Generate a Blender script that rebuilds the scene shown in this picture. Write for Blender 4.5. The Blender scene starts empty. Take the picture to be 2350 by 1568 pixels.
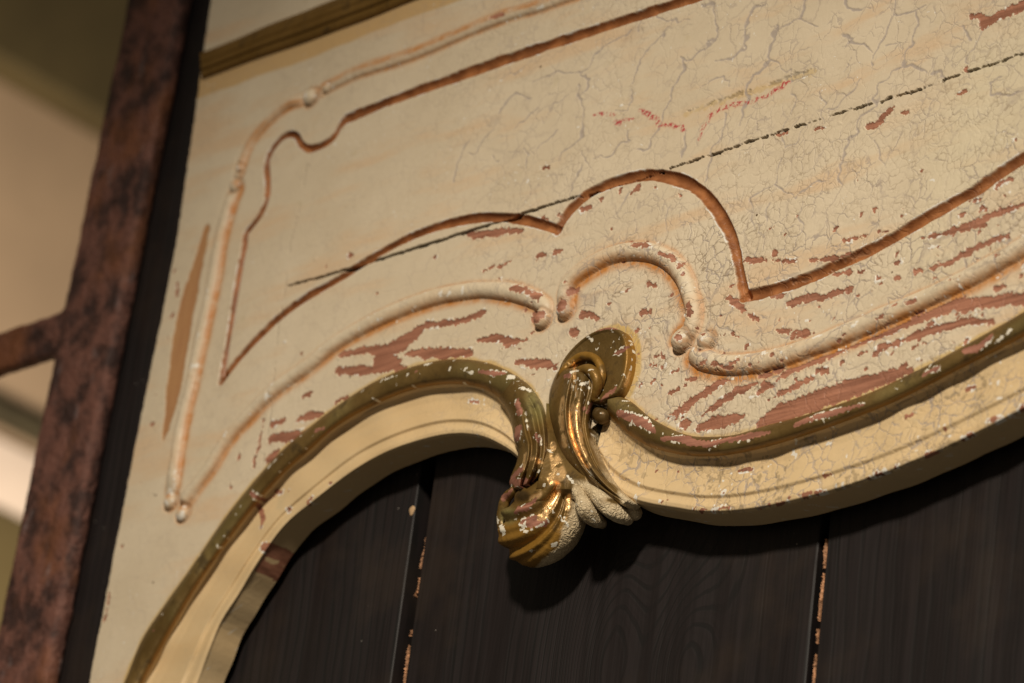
import bpy, math, numpy as np
from mathutils import Matrix, Vector

# ------------------------------------------------------------------ camera
PSI, TH, RL = math.radians(46), math.radians(25), math.radians(7.55)   # yaw to the panel, pitch up, roll
FPX, IW, IH, DIST = 9400.0, 2350.0, 1568.0, 2.2                        # focal length in pixels of a 2350 px wide print
s_, c_ = math.sin, math.cos
FW = np.array([-s_(PSI)*c_(TH), c_(PSI)*c_(TH), s_(TH)])
R0 = np.array([c_(PSI), s_(PSI), 0.0]); U0 = np.cross(R0, FW)
RT = c_(RL)*R0 + s_(RL)*U0; UP = -s_(RL)*R0 + c_(RL)*U0
CAM = -DIST*FW
sc = bpy.context.scene
col = sc.collection
cd = bpy.data.cameras.new('camera'); cam = bpy.data.objects.new('camera', cd); col.objects.link(cam)
cam.matrix_world = Matrix(((RT[0], UP[0], -FW[0], CAM[0]), (RT[1], UP[1], -FW[1], CAM[1]), (RT[2], UP[2], -FW[2], CAM[2]), (0, 0, 0, 1)))
cd.sensor_width = 36.0; cd.lens = 36.0*FPX/IW; cd.clip_start = .05; cd.clip_end = 100
sc.camera = cam

def un(x, y, h=0.0):
    """print pixel -> (u, v) on the plane that lies h metres in front of the panel face (world: u, -h, v)"""
    x = np.asarray(x, float); y = np.asarray(y, float); h = np.asarray(h, float)
    d = [FW[i]*FPX + RT[i]*(x-IW/2) - UP[i]*(y-IH/2) for i in range(3)]
    t = (-h-CAM[1])/d[1]
    return CAM[0]+t*d[0], CAM[2]+t*d[2]
def proj(p):
    q = p-CAM
    z = q@FW
    return IW/2+FPX*(q@RT)/z, IH/2-FPX*(q@UP)/z

fu, fv = un(1560, 860)
cd.dof.use_dof = True
cd.dof.focus_distance = float((np.array([fu, 0, fv])-CAM)@FW)
cd.dof.aperture_fstop = 8.0

# ------------------------------------------------------------------ light
w = bpy.data.worlds.new('World'); sc.world = w; w.use_nodes = True
w.node_tree.nodes['Background'].inputs[0].default_value = (1.0, .86, .66, 1)
w.node_tree.nodes['Background'].inputs[1].default_value = .095
def lamp(name, loc, target, size, power, colr):
    l = bpy.data.lights.new(name, 'AREA'); l.shape = 'DISK'; l.size = size; l.energy = power; l.color = colr
    o = bpy.data.objects.new(name, l); col.objects.link(o); o.location = loc
    o.rotation_euler = (Vector(target)-Vector(loc)).to_track_quat('-Z', 'Y').to_euler()
    return o
AZ, EL, LD = math.radians(27), math.radians(24), 2.3
LP = (0.12+LD*s_(AZ)*c_(EL), -LD*c_(AZ)*c_(EL), LD*s_(EL))
kl = bpy.data.lights.new('key_lamp', 'SPOT'); kl.energy = 258; kl.color = (1.0, .89, .74); kl.spot_size = math.radians(41); kl.spot_blend = 1.0; kl.shadow_soft_size = .11
ko = bpy.data.objects.new('key_lamp', kl); col.objects.link(ko); ko.location = LP
ko.rotation_euler = (Vector((-.04, 0, -.41))-Vector(LP)).to_track_quat('-Z', 'Y').to_euler()
lamp('back_lamp', (-1.6, 1.05, .25), (-2.5, 1.3, .38), .4, 37, (1.0, .86, .70))
sc.view_settings.view_transform = 'Standard'; sc.view_settings.look = 'None'
sc.view_settings.exposure = 0; sc.view_settings.gamma = 1
sc.cycles.use_denoising = True
sc.cycles.max_bounces = 5

# ------------------------------------------------------------------ numeric helpers
def vnoise(x, y, seed):
    rng = np.random.default_rng(seed); T = rng.random((256, 256)).astype(np.float32)
    xi = np.floor(x).astype(np.int64); yi = np.floor(y).astype(np.int64)
    fx = x-xi; fy = y-yi; fx = fx*fx*(3-2*fx); fy = fy*fy*(3-2*fy)
    a = T[xi & 255, yi & 255]; b = T[(xi+1) & 255, yi & 255]; c = T[xi & 255, (yi+1) & 255]; d = T[(xi+1) & 255, (yi+1) & 255]
    return (a*(1-fx)+b*fx)*(1-fy)+(c*(1-fx)+d*fx)*fy
def fbm(x, y, sc_, seed, o=3):
    r = 0; n = 0
    for i in range(o):
        k = 2.0**i
        r = r+vnoise(x*sc_*k+17.3*i, y*sc_*k-9.1*i, seed+i)/k; n += 1/k
    return r/n
def cellwarp(x, y, size, seed):
    """centre of the nearest jittered cell: makes paint chips break along angular edges"""
    rng = np.random.default_rng(seed); J = rng.random((128, 128, 2))
    gx = x/size; gy = y/size; ix = np.floor(gx).astype(int); iy = np.floor(gy).astype(int)
    best = np.full(x.shape, 1e9); bx = x.copy(); by = y.copy()
    for i in (-1, 0, 1):
        for j in (-1, 0, 1):
            jj = J[(ix+i) & 127, (iy+j) & 127]
            px = ix+i+jj[..., 0]; py = iy+j+jj[..., 1]
            d = (px-gx)**2+(py-gy)**2; m = d < best
            best = np.where(m, d, best); bx = np.where(m, px*size, bx); by = np.where(m, py*size, by)
    return bx, by
def smooth(a, b, x):
    t = np.clip((x-a)/(b-a), 0, 1); return t*t*(3-2*t)
def catmull(P, n=6):
    P = np.asarray(P, float)
    if len(P) < 3: return np.vstack([P[0]+(P[-1]-P[0])*t for t in np.linspace(0, 1, n+1)])
    Q = np.vstack([2*P[0]-P[1], P, 2*P[-1]-P[-2]]); out = []
    for i in range(len(P)-1):
        a, b, c, d = Q[i:i+4]
        for t in np.arange(n)/n:
            out.append(.5*(2*b+(c-a)*t+(2*a-5*b+4*c-d)*t*t+(3*b-a-3*c+d)*t**3))
    out.append(P[-1]); return np.array(out)
def resample(P, n):
    P = np.asarray(P, float); L = np.r_[0, np.cumsum(np.linalg.norm(np.diff(P[:, :2], axis=0), axis=1))]
    t = np.linspace(0, L[-1], n)
    return np.stack([np.interp(t, L, P[:, k]) for k in range(P.shape[1])], 1)

# traced enlargements of the photograph: origin and scale of each one in print pixels
ZK = .34178
ZO = {1: (0, 0), 2: (774.5, 0), 3: (1546.8, 0), 4: (0, 516.4), 5: (774.5, 516.4), 6: (1546.8, 516.4), 7: (0, 1034.4), 8: (774.5, 1034.4), 9: (1546.8, 1034.4)}
def parse(s): return np.array([[float(v) for v in q.split(',')] for q in s.split()])
def zpt(z, a):
    a = np.array(a, float)
    k = ZK
    o = ZO.get(z, (0, 0))
    if z == 0: k = 1.0
    a[:, 0] = o[0]+a[:, 0]*k; a[:, 1] = o[1]+a[:, 1]*k
    if a.shape[1] > 2: a[:, 2:] *= k
    return a
MM = .55/IW          # metres per print pixel, seen square on
def uvw(z, s, h=0.0):
    """traced polyline (with half widths) -> u, v, half width in metres on the panel"""
    a = zpt(z, parse(s)); u, v = un(a[:, 0], a[:, 1], h)
    wd = a[:, 2]*MM*1.15 if a.shape[1] > 2 else np.full(len(a), .001)
    return np.stack([u, v, wd], 1)

def strokes(X, Y, lines, margin=.003):
    """min over strokes of (distance - half width); X, Y flat arrays"""
    F = np.full(X.shape, 1e3, np.float32)
    order = np.argsort(X); Xs = X[order]; Ys = Y[order]; Fs = F
    for L in lines:
        if len(L) == 1: L = np.vstack([L, L+[1e-5, 0, 0]])
        wmax = L[:, 2].max()+margin
        i0 = np.searchsorted(Xs, L[:, 0].min()-wmax); i1 = np.searchsorted(Xs, L[:, 0].max()+wmax)
        ys = Ys[i0:i1]; k = np.nonzero((ys > L[:, 1].min()-wmax) & (ys < L[:, 1].max()+wmax))[0]+i0
        if not len(k): continue
        x = Xs[k]; y = Ys[k]; best = np.full(len(k), 1e3)
        for a, b in zip(L[:-1], L[1:]):
            d = b-a; l2 = d[0]**2+d[1]**2+1e-14
            t = np.clip(((x-a[0])*d[0]+(y-a[1])*d[1])/l2, 0, 1)
            best = np.minimum(best, np.hypot(x-a[0]-t*d[0], y-a[1]-t*d[1])-(a[2]+t*d[2]))
        Fs[k] = np.minimum(Fs[k], best)
    out = np.empty_like(Fs); out[order] = Fs
    return out
def curve_field(X, Y, P, R):
    """distance, arc parameter and side of the curve P for points within R"""
    D = np.full(X.shape, 1e3, np.float32); T = np.zeros(X.shape, np.float32); S = np.zeros(X.shape, np.float32)
    L = np.r_[0, np.cumsum(np.hypot(*np.diff(P[:, :2], axis=0).T))]; tot = L[-1]
    k = np.nonzero((X > P[:, 0].min()-R) & (X < P[:, 0].max()+R) & (Y > P[:, 1].min()-R) & (Y < P[:, 1].max()+R))[0]
    x = X[k]; y = Y[k]; bd = np.full(len(k), 1e3); bt = np.zeros(len(k)); bs = np.zeros(len(k))
    for i in range(len(P)-1):
        a = P[i]; d = P[i+1]-a; l2 = d[0]**2+d[1]**2+1e-14
        t = np.clip(((x-a[0])*d[0]+(y-a[1])*d[1])/l2, 0, 1)
        ex = x-a[0]-t*d[0]; ey = y-a[1]-t*d[1]; dd = np.hypot(ex, ey); m = dd < bd
        bd = np.where(m, dd, bd); bt = np.where(m, (L[i]+t*(L[i+1]-L[i]))/tot, bt); bs = np.where(m, np.sign(d[0]*ey-d[1]*ex), bs)
    D[k] = bd; T[k] = bt; S[k] = bs
    return D, T, S

# ------------------------------------------------------------------ objects
def tag(o, label=None, cat=None, group=None, kind=None):
    for k, v in (('label', label), ('category', cat), ('group', group), ('kind', kind)):
        if v: o[k] = v
    return o
def empty(name, loc):
    o = bpy.data.objects.new(name, None); col.objects.link(o); o.location = loc; o.empty_display_size = .02
    return o
def adopt(o, parent):
    o.parent = parent
    o.matrix_parent_inverse = Matrix.Translation(-Vector(parent.location)) if parent.type == 'EMPTY' else Matrix.Identity(4)
def mesh_obj(name, V, Fc, mat, parent=None, attrs=None, normals=None, flat=False):
    me = bpy.data.meshes.new(name); V = np.ascontiguousarray(V, np.float32)
    if isinstance(Fc, np.ndarray):
        n, k = Fc.shape
        me.vertices.add(len(V)); me.vertices.foreach_set('co', V.ravel())
        me.loops.add(n*k); me.loops.foreach_set('vertex_index', np.ascontiguousarray(Fc, np.int32).ravel())
        me.polygons.add(n); me.polygons.foreach_set('loop_start', np.arange(0, n*k, k, dtype=np.int32))
        me.update(calc_edges=True)
    else:
        me.from_pydata(V.tolist(), [], Fc); me.update()
    if not flat: me.polygons.foreach_set('use_smooth', np.ones(len(me.polygons), bool))
    for an, arr in (attrs or {}).items():
        at = me.attributes.new(an, 'FLOAT_COLOR', 'POINT'); at.data.foreach_set('color', np.ascontiguousarray(arr, np.float32).ravel())
    if normals is not None: me.normals_split_custom_set_from_vertices(normals.tolist())
    if mat: me.materials.append(mat)
    o = bpy.data.objects.new(name, me); col.objects.link(o)
    if parent: adopt(o, parent)
    return o
def grid_faces(ns, nt, closed=False):
    i = np.arange(ns*nt).reshape(ns, nt)
    if closed: i = np.c_[i, i[:, :1]]
    return np.stack([i[:-1, :-1], i[:-1, 1:], i[1:, 1:], i[1:, :-1]], -1).reshape(-1, 4)
def to_world(u, v, h): return np.stack([u, -np.asarray(h), v], -1)
def box(name, x0, x1, y0, y1, z0, z1, mat, parent=None, bevel=0):
    V = [(x, y, z) for x in (x0, x1) for y in (y0, y1) for z in (z0, z1)]
    F = [(0, 1, 3, 2), (4, 6, 7, 5), (0, 4, 5, 1), (2, 3, 7, 6), (0, 2, 6, 4), (1, 5, 7, 3)]
    o = mesh_obj(name, V, F, mat, parent, flat=True)
    if bevel:
        m = o.modifiers.new('bevel', 'BEVEL'); m.width = bevel; m.segments = 3
    return o

# ------------------------------------------------------------------ node helpers
class NT:
    def __init__(s, name):
        s.mat = bpy.data.materials.new(name); s.mat.use_nodes = True; s.t = s.mat.node_tree
        s.b = s.t.nodes['Principled BSDF']; s.pos = s.n('ShaderNodeTexCoord').outputs['Object']
    def n(s, typ, **kw):
        nd = s.t.nodes.new(typ)
        for k, v in kw.items(): setattr(nd, k, v)
        return nd
    def set(s, sock, v):
        if hasattr(v, 'is_output') or isinstance(v, bpy.types.NodeSocket): s.t.links.new(v, sock)
        elif isinstance(v, (tuple, list)) and len(v) == 3 and sock.type == 'RGBA': sock.default_value = (*v, 1)
        else: sock.default_value = v
    def m(s, op, a, b=0.0, c=None, clamp=False):
        nd = s.n('ShaderNodeMath', operation=op, use_clamp=clamp); s.set(nd.inputs[0], a); s.set(nd.inputs[1], b)
        if c is not None: s.set(nd.inputs[2], c)
        return nd.outputs[0]
    def mix(s, f, a, b, blend='MIX'):
        nd = s.n('ShaderNodeMix', data_type='RGBA', blend_type=blend); s.set(nd.inputs[0], f); s.set(nd.inputs[6], a); s.set(nd.inputs[7], b)
        return nd.outputs[2]
    def vec(s, v, scale=(1, 1, 1), add=None):
        nd = s.n('ShaderNodeVectorMath', operation='MULTIPLY'); s.set(nd.inputs[0], v); nd.inputs[1].default_value = scale; o = nd.outputs[0]
        if add is not None:
            a = s.n('ShaderNodeVectorMath', operation='ADD'); s.set(a.inputs[0], o); s.set(a.inputs[1], add); o = a.outputs[0]
        return o
    def noise(s, scale, detail=3, rough=.55, v=None, dist=0.0, out='Fac'):
        nd = s.n('ShaderNodeTexNoise'); s.set(nd.inputs['Vector'], v or s.pos); nd.inputs['Scale'].default_value = scale
        nd.inputs['Detail'].default_value = detail; nd.inputs['Roughness'].default_value = rough; nd.inputs['Distortion'].default_value = dist
        return nd.outputs[out]
    def warp(s, v, scale, amt, detail=2):
        c = s.noise(scale, detail, v=v, out='Color')
        a = s.n('ShaderNodeVectorMath', operation='MULTIPLY_ADD'); s.set(a.inputs[0], c); a.inputs[1].default_value = (amt,)*3; s.set(a.inputs[2], v)
        return a.outputs[0]
    def vor(s, scale, v=None, feature='DISTANCE_TO_EDGE', rnd=1.0, out=0):
        nd = s.n('ShaderNodeTexVoronoi', feature=feature); s.set(nd.inputs['Vector'], v or s.pos); nd.inputs['Scale'].default_value = scale
        nd.inputs['Randomness'].default_value = rnd
        return nd.outputs[out]
    def ramp(s, f, a, b, lo=0.0, hi=1.0):
        nd = s.n('ShaderNodeMapRange', interpolation_type='SMOOTHSTEP'); s.set(nd.inputs[0], f)
        for i, x in enumerate((a, b, lo, hi)): s.set(nd.inputs[i+1], x)
        return nd.outputs[0]
    def attr(s, name):
        a = s.n('ShaderNodeAttribute', attribute_name=name); sp = s.n('ShaderNodeSeparateColor'); s.t.links.new(a.outputs['Color'], sp.inputs[0])
        return sp.outputs[0], sp.outputs[1], sp.outputs[2], a.outputs['Alpha']
    def bump(s, h, dist, strength=1.0, normal=None):
        nd = s.n('ShaderNodeBump'); s.set(nd.inputs['Height'], h); nd.inputs['Distance'].default_value = dist; s.set(nd.inputs['Strength'], strength)
        if normal is not None: s.set(nd.inputs['Normal'], normal)
        return nd.outputs[0]
    def out(s, **kw):
        for k, v in kw.items(): s.set(s.b.inputs[k.replace('_', ' ')], v)
        return s.mat

def wood_colour(t, v):
    """bare reddish wood under the paint"""
    g = t.noise(60, 4, .6, v=t.vec(v, (.35, 1, 6)))
    return t.mix(t.ramp(g, .3, .72), (.22, .092, .054), (.42, .188, .115))

def cream_material():
    t = NT('cream_paint'); p = t.pos
    flake, groove, glaze, grey = t.attr('ma'); red, dark, white, tan = t.attr('mb'); yel, crk, trim, raw = t.attr('mc')
    # paint body: brushed, faintly mottled
    brush = t.noise(9, 4, .6, v=t.vec(t.warp(p, 6, .03), (1.0, 1, 5.0)))
    mot = t.noise(14, 5, .6); fine = t.noise(420, 3, .6)
    c = t.mix(t.ramp(mot, .3, .7), (.60, .50, .355), (.66, .56, .41))
    c = t.mix(t.ramp(brush, .48, .70, 0, .9), c, (.64, .47, .30))
    c = t.mix(t.ramp(t.noise(5, 3), .55, .7, 0, .5), c, (.66, .58, .40))
    c = t.mix(t.m('MULTIPLY', trim, .75), c, (.64, .455, .225))
    c = t.mix(t.ramp(t.noise(55, 5, .65), .6, .76, 0, .5), c, (.50, .41, .25))
    c = t.mix(t.m('MULTIPLY', yel, t.ramp(mot, .2, .7, .4, 1)), c, (.52, .34, .07))
    c = t.mix(tan, c, (.56, .36, .15))
    gn = t.noise(130, 4, .65, v=t.vec(p, (1, 1, 1)))
    c = t.mix(t.m('MULTIPLY', glaze, t.ramp(gn, .25, .6, .35, 1)), c, (.50, .205, .050))
    # wide drying cracks (traced) and a net of smaller ones
    wv = t.warp(t.warp(t.warp(p, 45, .012), 260, .0038), 700, .0014)
    big = t.vor(34, t.vec(wv, (1.25, .4, .85))); med = t.vor(120, t.vec(wv, (1.1, .4, 1)))
    fin = t.vor(210, t.vec(wv, (1.0, .4, .95)))
    region = t.ramp(t.noise(11, 3), .35, .62)
    wmod = t.ramp(t.noise(38, 3), .42, .62)
    bigm = t.m('MULTIPLY', t.ramp(big, .006, .030, 1, 0), t.m('MULTIPLY', wmod, t.m('MULTIPLY', crk, .55)))
    medm = t.m('MULTIPLY', t.ramp(med, .012, .050, 1, 0), t.m('MULTIPLY', t.ramp(t.noise(60, 3), .42, .58), t.m('MULTIPLY', crk, .85)))
    finm = t.m('MULTIPLY', t.ramp(fin, .012, .060, 1, 0), t.m('MULTIPLY', t.ramp(t.noise(85, 3), .40, .56), t.m('MULTIPLY', region, crk)))
    c = t.mix(t.m('MULTIPLY', grey, .85), c, (.38, .325, .285))
    c = t.mix(bigm, c, (.38, .31, .25)); c = t.mix(medm, c, (.36, .30, .255)); c = t.mix(t.m('MULTIPLY', finm, .75), c, (.27, .20, .13))
    c = t.mix(t.m('MULTIPLY', red, t.ramp(fine, .42, .6)), c, (.44, .05, .055))
    # specks of dirt
    sp = t.vor(95, feature='F1'); c = t.mix(t.m('MULTIPLY', t.ramp(sp, .05, .09, 1, 0), t.ramp(t.noise(20, 2), .6, .64)), c, (.10, .06, .03))
    c = t.mix(t.ramp(white, .2, .6), c, (.74, .70, .62))
    wd = wood_colour(t, p)
    c = t.mix(groove, c, t.mix(t.ramp(t.noise(90, 4), .35, .7), (.22, .078, .024), (.40, .16, .055)))
    c = t.mix(t.ramp(flake, .35, .65), c, wd)
    c = t.mix(raw, c, t.mix(t.ramp(t.noise(70, 3, v=t.vec(p, (6, 1, .5))), .3, .7), (.40, .20, .09), (.46, .25, .11)))
    c = t.mix(dark, c, (.012, .009, .007))
    # relief: chips curl up at their edges, brush marks, fine grain
    h = t.m('ADD', t.m('MULTIPLY', t.ramp(fin, 0, .22), t.m('MULTIPLY', t.m('MULTIPLY', region, crk), .26)), t.m('MULTIPLY', t.ramp(med, 0, .10), t.m('MULTIPLY', t.m('MULTIPLY', crk, t.ramp(t.noise(60, 3), .42, .62)), .40)))
    h = t.m('ADD', h, t.m('MULTIPLY', t.ramp(big, 0, .03), t.m('MULTIPLY', crk, .3)))
    h = t.m('ADD', h, t.m('MULTIPLY', t.noise(900, 2), .10)); h = t.m('ADD', h, t.m('MULTIPLY', t.noise(160, 4, .6), .35))
    h = t.m('ADD', h, t.m('MULTIPLY', t.noise(120, 3, v=t.vec(p, (.4, 1, 3))), .25))
    nb = t.bump(h, .00062, .8)
    return t.out(Base_Color=c, Roughness=t.ramp(t.noise(40, 3), .3, .7, .42, .62), Normal=nb, Specular_IOR_Level=.38)

def gilt_material():
    t = NT('gilding'); p = t.pos
    bare, leaf, chip, amber = t.attr('ma'); cream, shade_tone, green, pale = t.attr('mb')
    n1 = t.noise(38, 5, .62); n2 = t.noise(260, 4, .6); n3 = t.noise(900, 2, .6)
    c = t.mix(t.ramp(n1, .3, .7), (.125, .074, .019), (.205, .126, .037))
    c = t.mix(t.ramp(n2, .55, .75, 0, .5), c, (.10, .055, .016))
    c = t.mix(t.m('MULTIPLY', amber, .8), c, (.40, .20, .025))
    c = t.mix(t.m('MULTIPLY', green, .6), c, (.33, .31, .12))
    lf = t.m('MULTIPLY', leaf, t.ramp(t.noise(180, 4, .65), .36, .52))
    c = t.mix(t.m('MULTIPLY', t.ramp(t.noise(75, 5, .7), .54, .68), .65), c, (.045, .028, .012))
    c = t.mix(lf, c, t.mix(n2, (.92, .54, .22), (1.0, .70, .34)))
    c = t.mix(t.m('MULTIPLY', shade_tone, .85), c, (.035, .022, .010))  # shade painted into the ornament's hollows; on the gilt band only a darker tone
    cc = t.mix(t.ramp(n1, .3, .7), (.56, .44, .26), (.66, .54, .35))
    cells = t.vor(430, t.warp(p, 250, .005)); cc = t.mix(t.ramp(cells, .02, .12, .35, 0), cc, (.24, .15, .07))
    c = t.mix(cream, c, cc)
    wd = t.mix(t.ramp(t.noise(60, 4, .6, v=t.vec(p, (.35, 1, 6))), .3, .72), (.20, .078, .048), (.38, .165, .105))
    c = t.mix(t.ramp(bare, .35, .65), c, wd)
    c = t.mix(t.ramp(chip, .3, .6), c, (.72, .67, .55))
    nonm = t.m('MAXIMUM', t.m('MAXIMUM', cream, t.ramp(bare, .35, .65)), t.ramp(chip, .3, .6))
    met = t.m('MULTIPLY', t.m('SUBTRACT', 1, nonm), t.m('MULTIPLY_ADD', lf, .34, .38))
    ro = t.m('MULTIPLY_ADD', lf, -.08, t.m('MULTIPLY_ADD', nonm, .2, t.ramp(n1, .3, .7, .40, .55)))
    h = t.m('ADD', t.m('MULTIPLY', n2, t.m('MULTIPLY_ADD', lf, .7, .5)), t.m('MULTIPLY', n3, .15))
    h = t.m('ADD', h, t.m('MULTIPLY', t.noise(60, 3), .7))
    h = t.m('ADD', h, t.m('MULTIPLY', t.ramp(cells, 0, .3), t.m('MULTIPLY', cream, .5)))
    nb = t.bump(h, .0011, .75)
    return t.out(Base_Color=c, Metallic=met, Roughness=ro, Normal=nb)

def plank_material(k):
    t = NT('dark_stained_plank'); p = t.pos
    off = (k*.37, 0, k*.21)
    q = t.vec(p, (1, 1, 1), off)
    sep = t.n('ShaderNodeSeparateXYZ'); t.set(sep.inputs[0], p); x, z = sep.outputs[0], sep.outputs[2]
    # growth rings: long stripes that fold into cathedral arches round the plank's heart
    xw = t.m('ADD', x, t.m('MULTIPLY', t.noise(14, 4, v=t.vec(q, (1, 1, .2))), .035))
    ring = t.m('MULTIPLY', xw, 1.0)
    c1u, c1v = un(1385, 1520, -.027); c2u, c2v = un(1565, 1540, -.027)
    for (cx, cz, sx, sz, am) in ((float(c1u), float(c1v), .030, .075, .075), (float(c2u), float(c2v), .024, .050, .05)):
        ex = t.m('POWER', t.m('DIVIDE', t.m('SUBTRACT', x, cx), sx), 2.0); ez = t.m('POWER', t.m('DIVIDE', t.m('SUBTRACT', z, cz), sz), 2.0)
        g = t.m('EXPONENT', t.m('MULTIPLY', t.m('ADD', ex, ez), -1.0)); ring = t.m('ADD', ring, t.m('MULTIPLY', g, am))
    sn = t.m('SINE', t.m('MULTIPLY', ring, 950.0)); sn2 = t.m('SINE', t.m('MULTIPLY', ring, 2300.0))
    fib = t.noise(240, 4, .65, v=t.vec(q, (1, 1, .04))); fib2 = t.noise(60, 4, .6, v=t.vec(q, (1, 1, .08))); cloud = t.noise(16, 4, .6, v=q)
    late = t.m('MULTIPLY', t.ramp(sn, .35, .95), t.ramp(fib2, .3, .65))
    c = t.mix(t.ramp(fib, .3, .7), (.0090, .0064, .0061), (.0160, .0116, .0114))
    c = t.mix(t.m('MULTIPLY', late, .75), c, (.0045, .0042, .0038))
    c = t.mix(t.ramp(cloud, .5, .72, 0, .6), c, (.026, .017, .012))
    sp = t.vor(120, q, 'F1'); dust = t.m('MULTIPLY', t.ramp(sp, .035, .07, 1, 0), t.ramp(t.noise(25, 2, v=q), .56, .62))
    c = t.mix(t.m('MULTIPLY', dust, .6), c, (.30, .27, .24))
    h = t.m('ADD', t.m('MULTIPLY', fib, .35), t.m('MULTIPLY', late, -.4)); h = t.m('ADD', h, t.m('MULTIPLY', sn2, .06))
    h = t.m('ADD', h, t.m('MULTIPLY', t.noise(150, 3, v=t.vec(q, (.2, 1, 1.6))), .2))
    return t.out(Base_Color=c, Roughness=t.ramp(fib2, .3, .7, .42, .62), Normal=t.bump(h, .0008, .28), Specular_IOR_Level=.38)

def rust_material():
    t = NT('rusty_iron'); p = t.pos
    q = t.vec(p, (1, 1, .75))
    a = t.noise(55, 6, .66, v=q); b = t.noise(120, 5, .68, v=q); d = t.noise(16, 4, .6, v=q)
    c = t.mix(t.ramp(a, .40, .60), (.048, .022, .017), (.205, .088, .063))
    c = t.mix(t.ramp(b, .56, .70, 0, .85), c, (.036, .017, .015))
    c = t.mix(t.ramp(d, .52, .70, 0, .7), c, (.27, .095, .032))
    c = t.mix(t.ramp(t.noise(60, 4, .6, v=t.vec(p, (1, 1, .4))), .62, .74, 0, .6), c, (.30, .25, .25))
    h = t.m('ADD', t.m('MULTIPLY', a, .8), t.m('MULTIPLY', t.noise(330, 4, .65), .4))
    return t.out(Base_Color=c, Roughness=t.ramp(b, .3, .7, .45, .75), Normal=t.bump(h, .005, .9), Metallic=.15, Specular_IOR_Level=.5)

def plain(name, rgb, rough=.6, scale=30, var=.25):
    t = NT(name); n = t.noise(scale, 4)
    c = t.mix(t.ramp(n, .3, .7), tuple(v*(1-var) for v in rgb), tuple(min(1, v*(1+var)) for v in rgb))
    return t.out(Base_Color=c, Roughness=rough, Normal=t.bump(n, .002, .3))

CREAM = cream_material(); GILT = gilt_material(); RUST = rust_material()
RAWW = plain('raw_splintered_wood', (.40, .20, .10), .8, 300, .5)
BLACK = plain('black_backing', (.010, .009, .010), .8)

# ------------------------------------------------------------------ traced lines
LEFT = np.array([(500, -130), (485, 0), (468, 118), (440, 320), (410, 533), (355, 810), (305, 1050), (205, 1568), (179, 1700)], float)
lu, lv = un(LEFT[:, 0], LEFT[:, 1]); LEFT_V, LEFT_U = lv[::-1], lu[::-1]

GILT_L_OUT = [(225, 1700), (284, 1568), (325, 1468), (376, 1390), (444, 1294), (513, 1192), (581, 1106), (646, 1034), (710, 980), (775, 930), (860, 875), (945, 841), (1031, 824), (1116, 831), (1185, 862), (1229, 903), (1250, 950)]
GILT_L_IN = [(270, 1700), (328, 1568), (376, 1479), (444, 1359), (513, 1257), (591, 1154), (650, 1089), (711, 1034), (775, 978), (860, 930), (945, 896), (1031, 882), (1099, 889), (1144, 913), (1168, 947), (1178, 988)]
LIP_L = [(405, 1700), (458, 1568), (506, 1441), (554, 1363), (601, 1284), (656, 1209), (718, 1157), (803, 1092), (874, 1050), (945, 1022), (1031, 1002), (1099, 1005), (1150, 1026), (1190, 1054), (1215, 1090)]
GILT_R_OUT = [(1396, 905), (1420, 908), (1451, 923), (1492, 957), (1543, 985), (1580, 998), (1615, 1002), (1683, 998), (1752, 978), (1854, 950), (1991, 903), (2128, 838), (2230, 783), (2350, 715), (2480, 635), (2620, 540)]
GILT_R_IN = [(1392, 940), (1400, 954), (1441, 995), (1492, 1026), (1547, 1041), (1580, 1046), (1615, 1048), (1683, 1043), (1786, 1019), (1923, 974), (2059, 920), (2196, 851), (2350, 773), (2480, 695), (2620, 600)]
LIP_R = [(1362, 1062), (1385, 1105), (1420, 1135), (1470, 1157), (1547, 1171), (1615, 1180), (1718, 1175), (1854, 1147), (1991, 1106), (2162, 1038), (2350, 945), (2480, 872), (2620, 785)]

BEADS = [  # name, points in print pixels, half width mm, height mm, glaze side (+1 left of the direction of travel), glaze
    (1, [(1400, -45), (1253, 7), (1134, 44), (980, 109), (911, 135), (830, 160), (775, 185), (740, 204)], 4.0, 2.2, 0, .95),
    (1, [(690, 226), (655, 240), (615, 273), (582, 310), (562, 345), (552, 372), (545, 398)], 3.6, 2.4, 1, .8),
    (1, [(533, 440), (520, 478), (501, 550), (480, 670), (457, 772), (436, 875), (412, 977), (400, 1050), (389, 1120)], 5.0, 3.6, 1, .95),
    (1, [(424, 1140), (478, 1069), (510, 1015), (560, 957), (622, 895), (701, 838), (775, 780), (877, 724), (980, 684), (1082, 664), (1160, 666), (1215, 682), (1245, 702), (1240, 722)], 5.2, 3.8, -1, .9),
    (1, [(1290, 702), (1297, 655), (1328, 622), (1376, 592), (1424, 576), (1479, 575), (1526, 592), (1560, 628), (1578, 675), (1587, 715), (1580, 752), (1560, 770)], 5.4, 4.2, -1, 1.0),
    (1, [(1596, 812), (1620, 826), (1666, 834), (1735, 829), (1820, 806), (1923, 768), (2025, 724), (2128, 678), (2230, 628), (2350, 560), (2480, 480), (2620, 385)], 5.8, 3.9, -1, 1.0)]
BOSSES = [(708, 220, 5.5, 4.2), (746, 200, 3.4, 3.0), (548, 385, 2.6, 2.5), (536, 424, 4.4, 3.4), (386, 1148, 5.2, 4.0), (414, 1176, 5.0, 3.6),
          (1236, 730, 5.2, 5.6), (1289, 709, 5.3, 5.6), (1556, 779, 6.0, 6.0), (1613, 779, 5.3, 5.4)]
GROOVE = [(1740, -55), (1578, 0), (1355, 72), (1202, 123), (1048, 178), (911, 227), (803, 270), (783, 284), (766, 314), (742, 332), (711, 342), (692, 332), (680, 312), (663, 309), (643, 321), (622, 349), (613, 379), (615, 420), (612, 458), (595, 496), (575, 522), (564, 537), (560, 568), (547, 636), (533, 721), (520, 800), (507, 874)]
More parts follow.
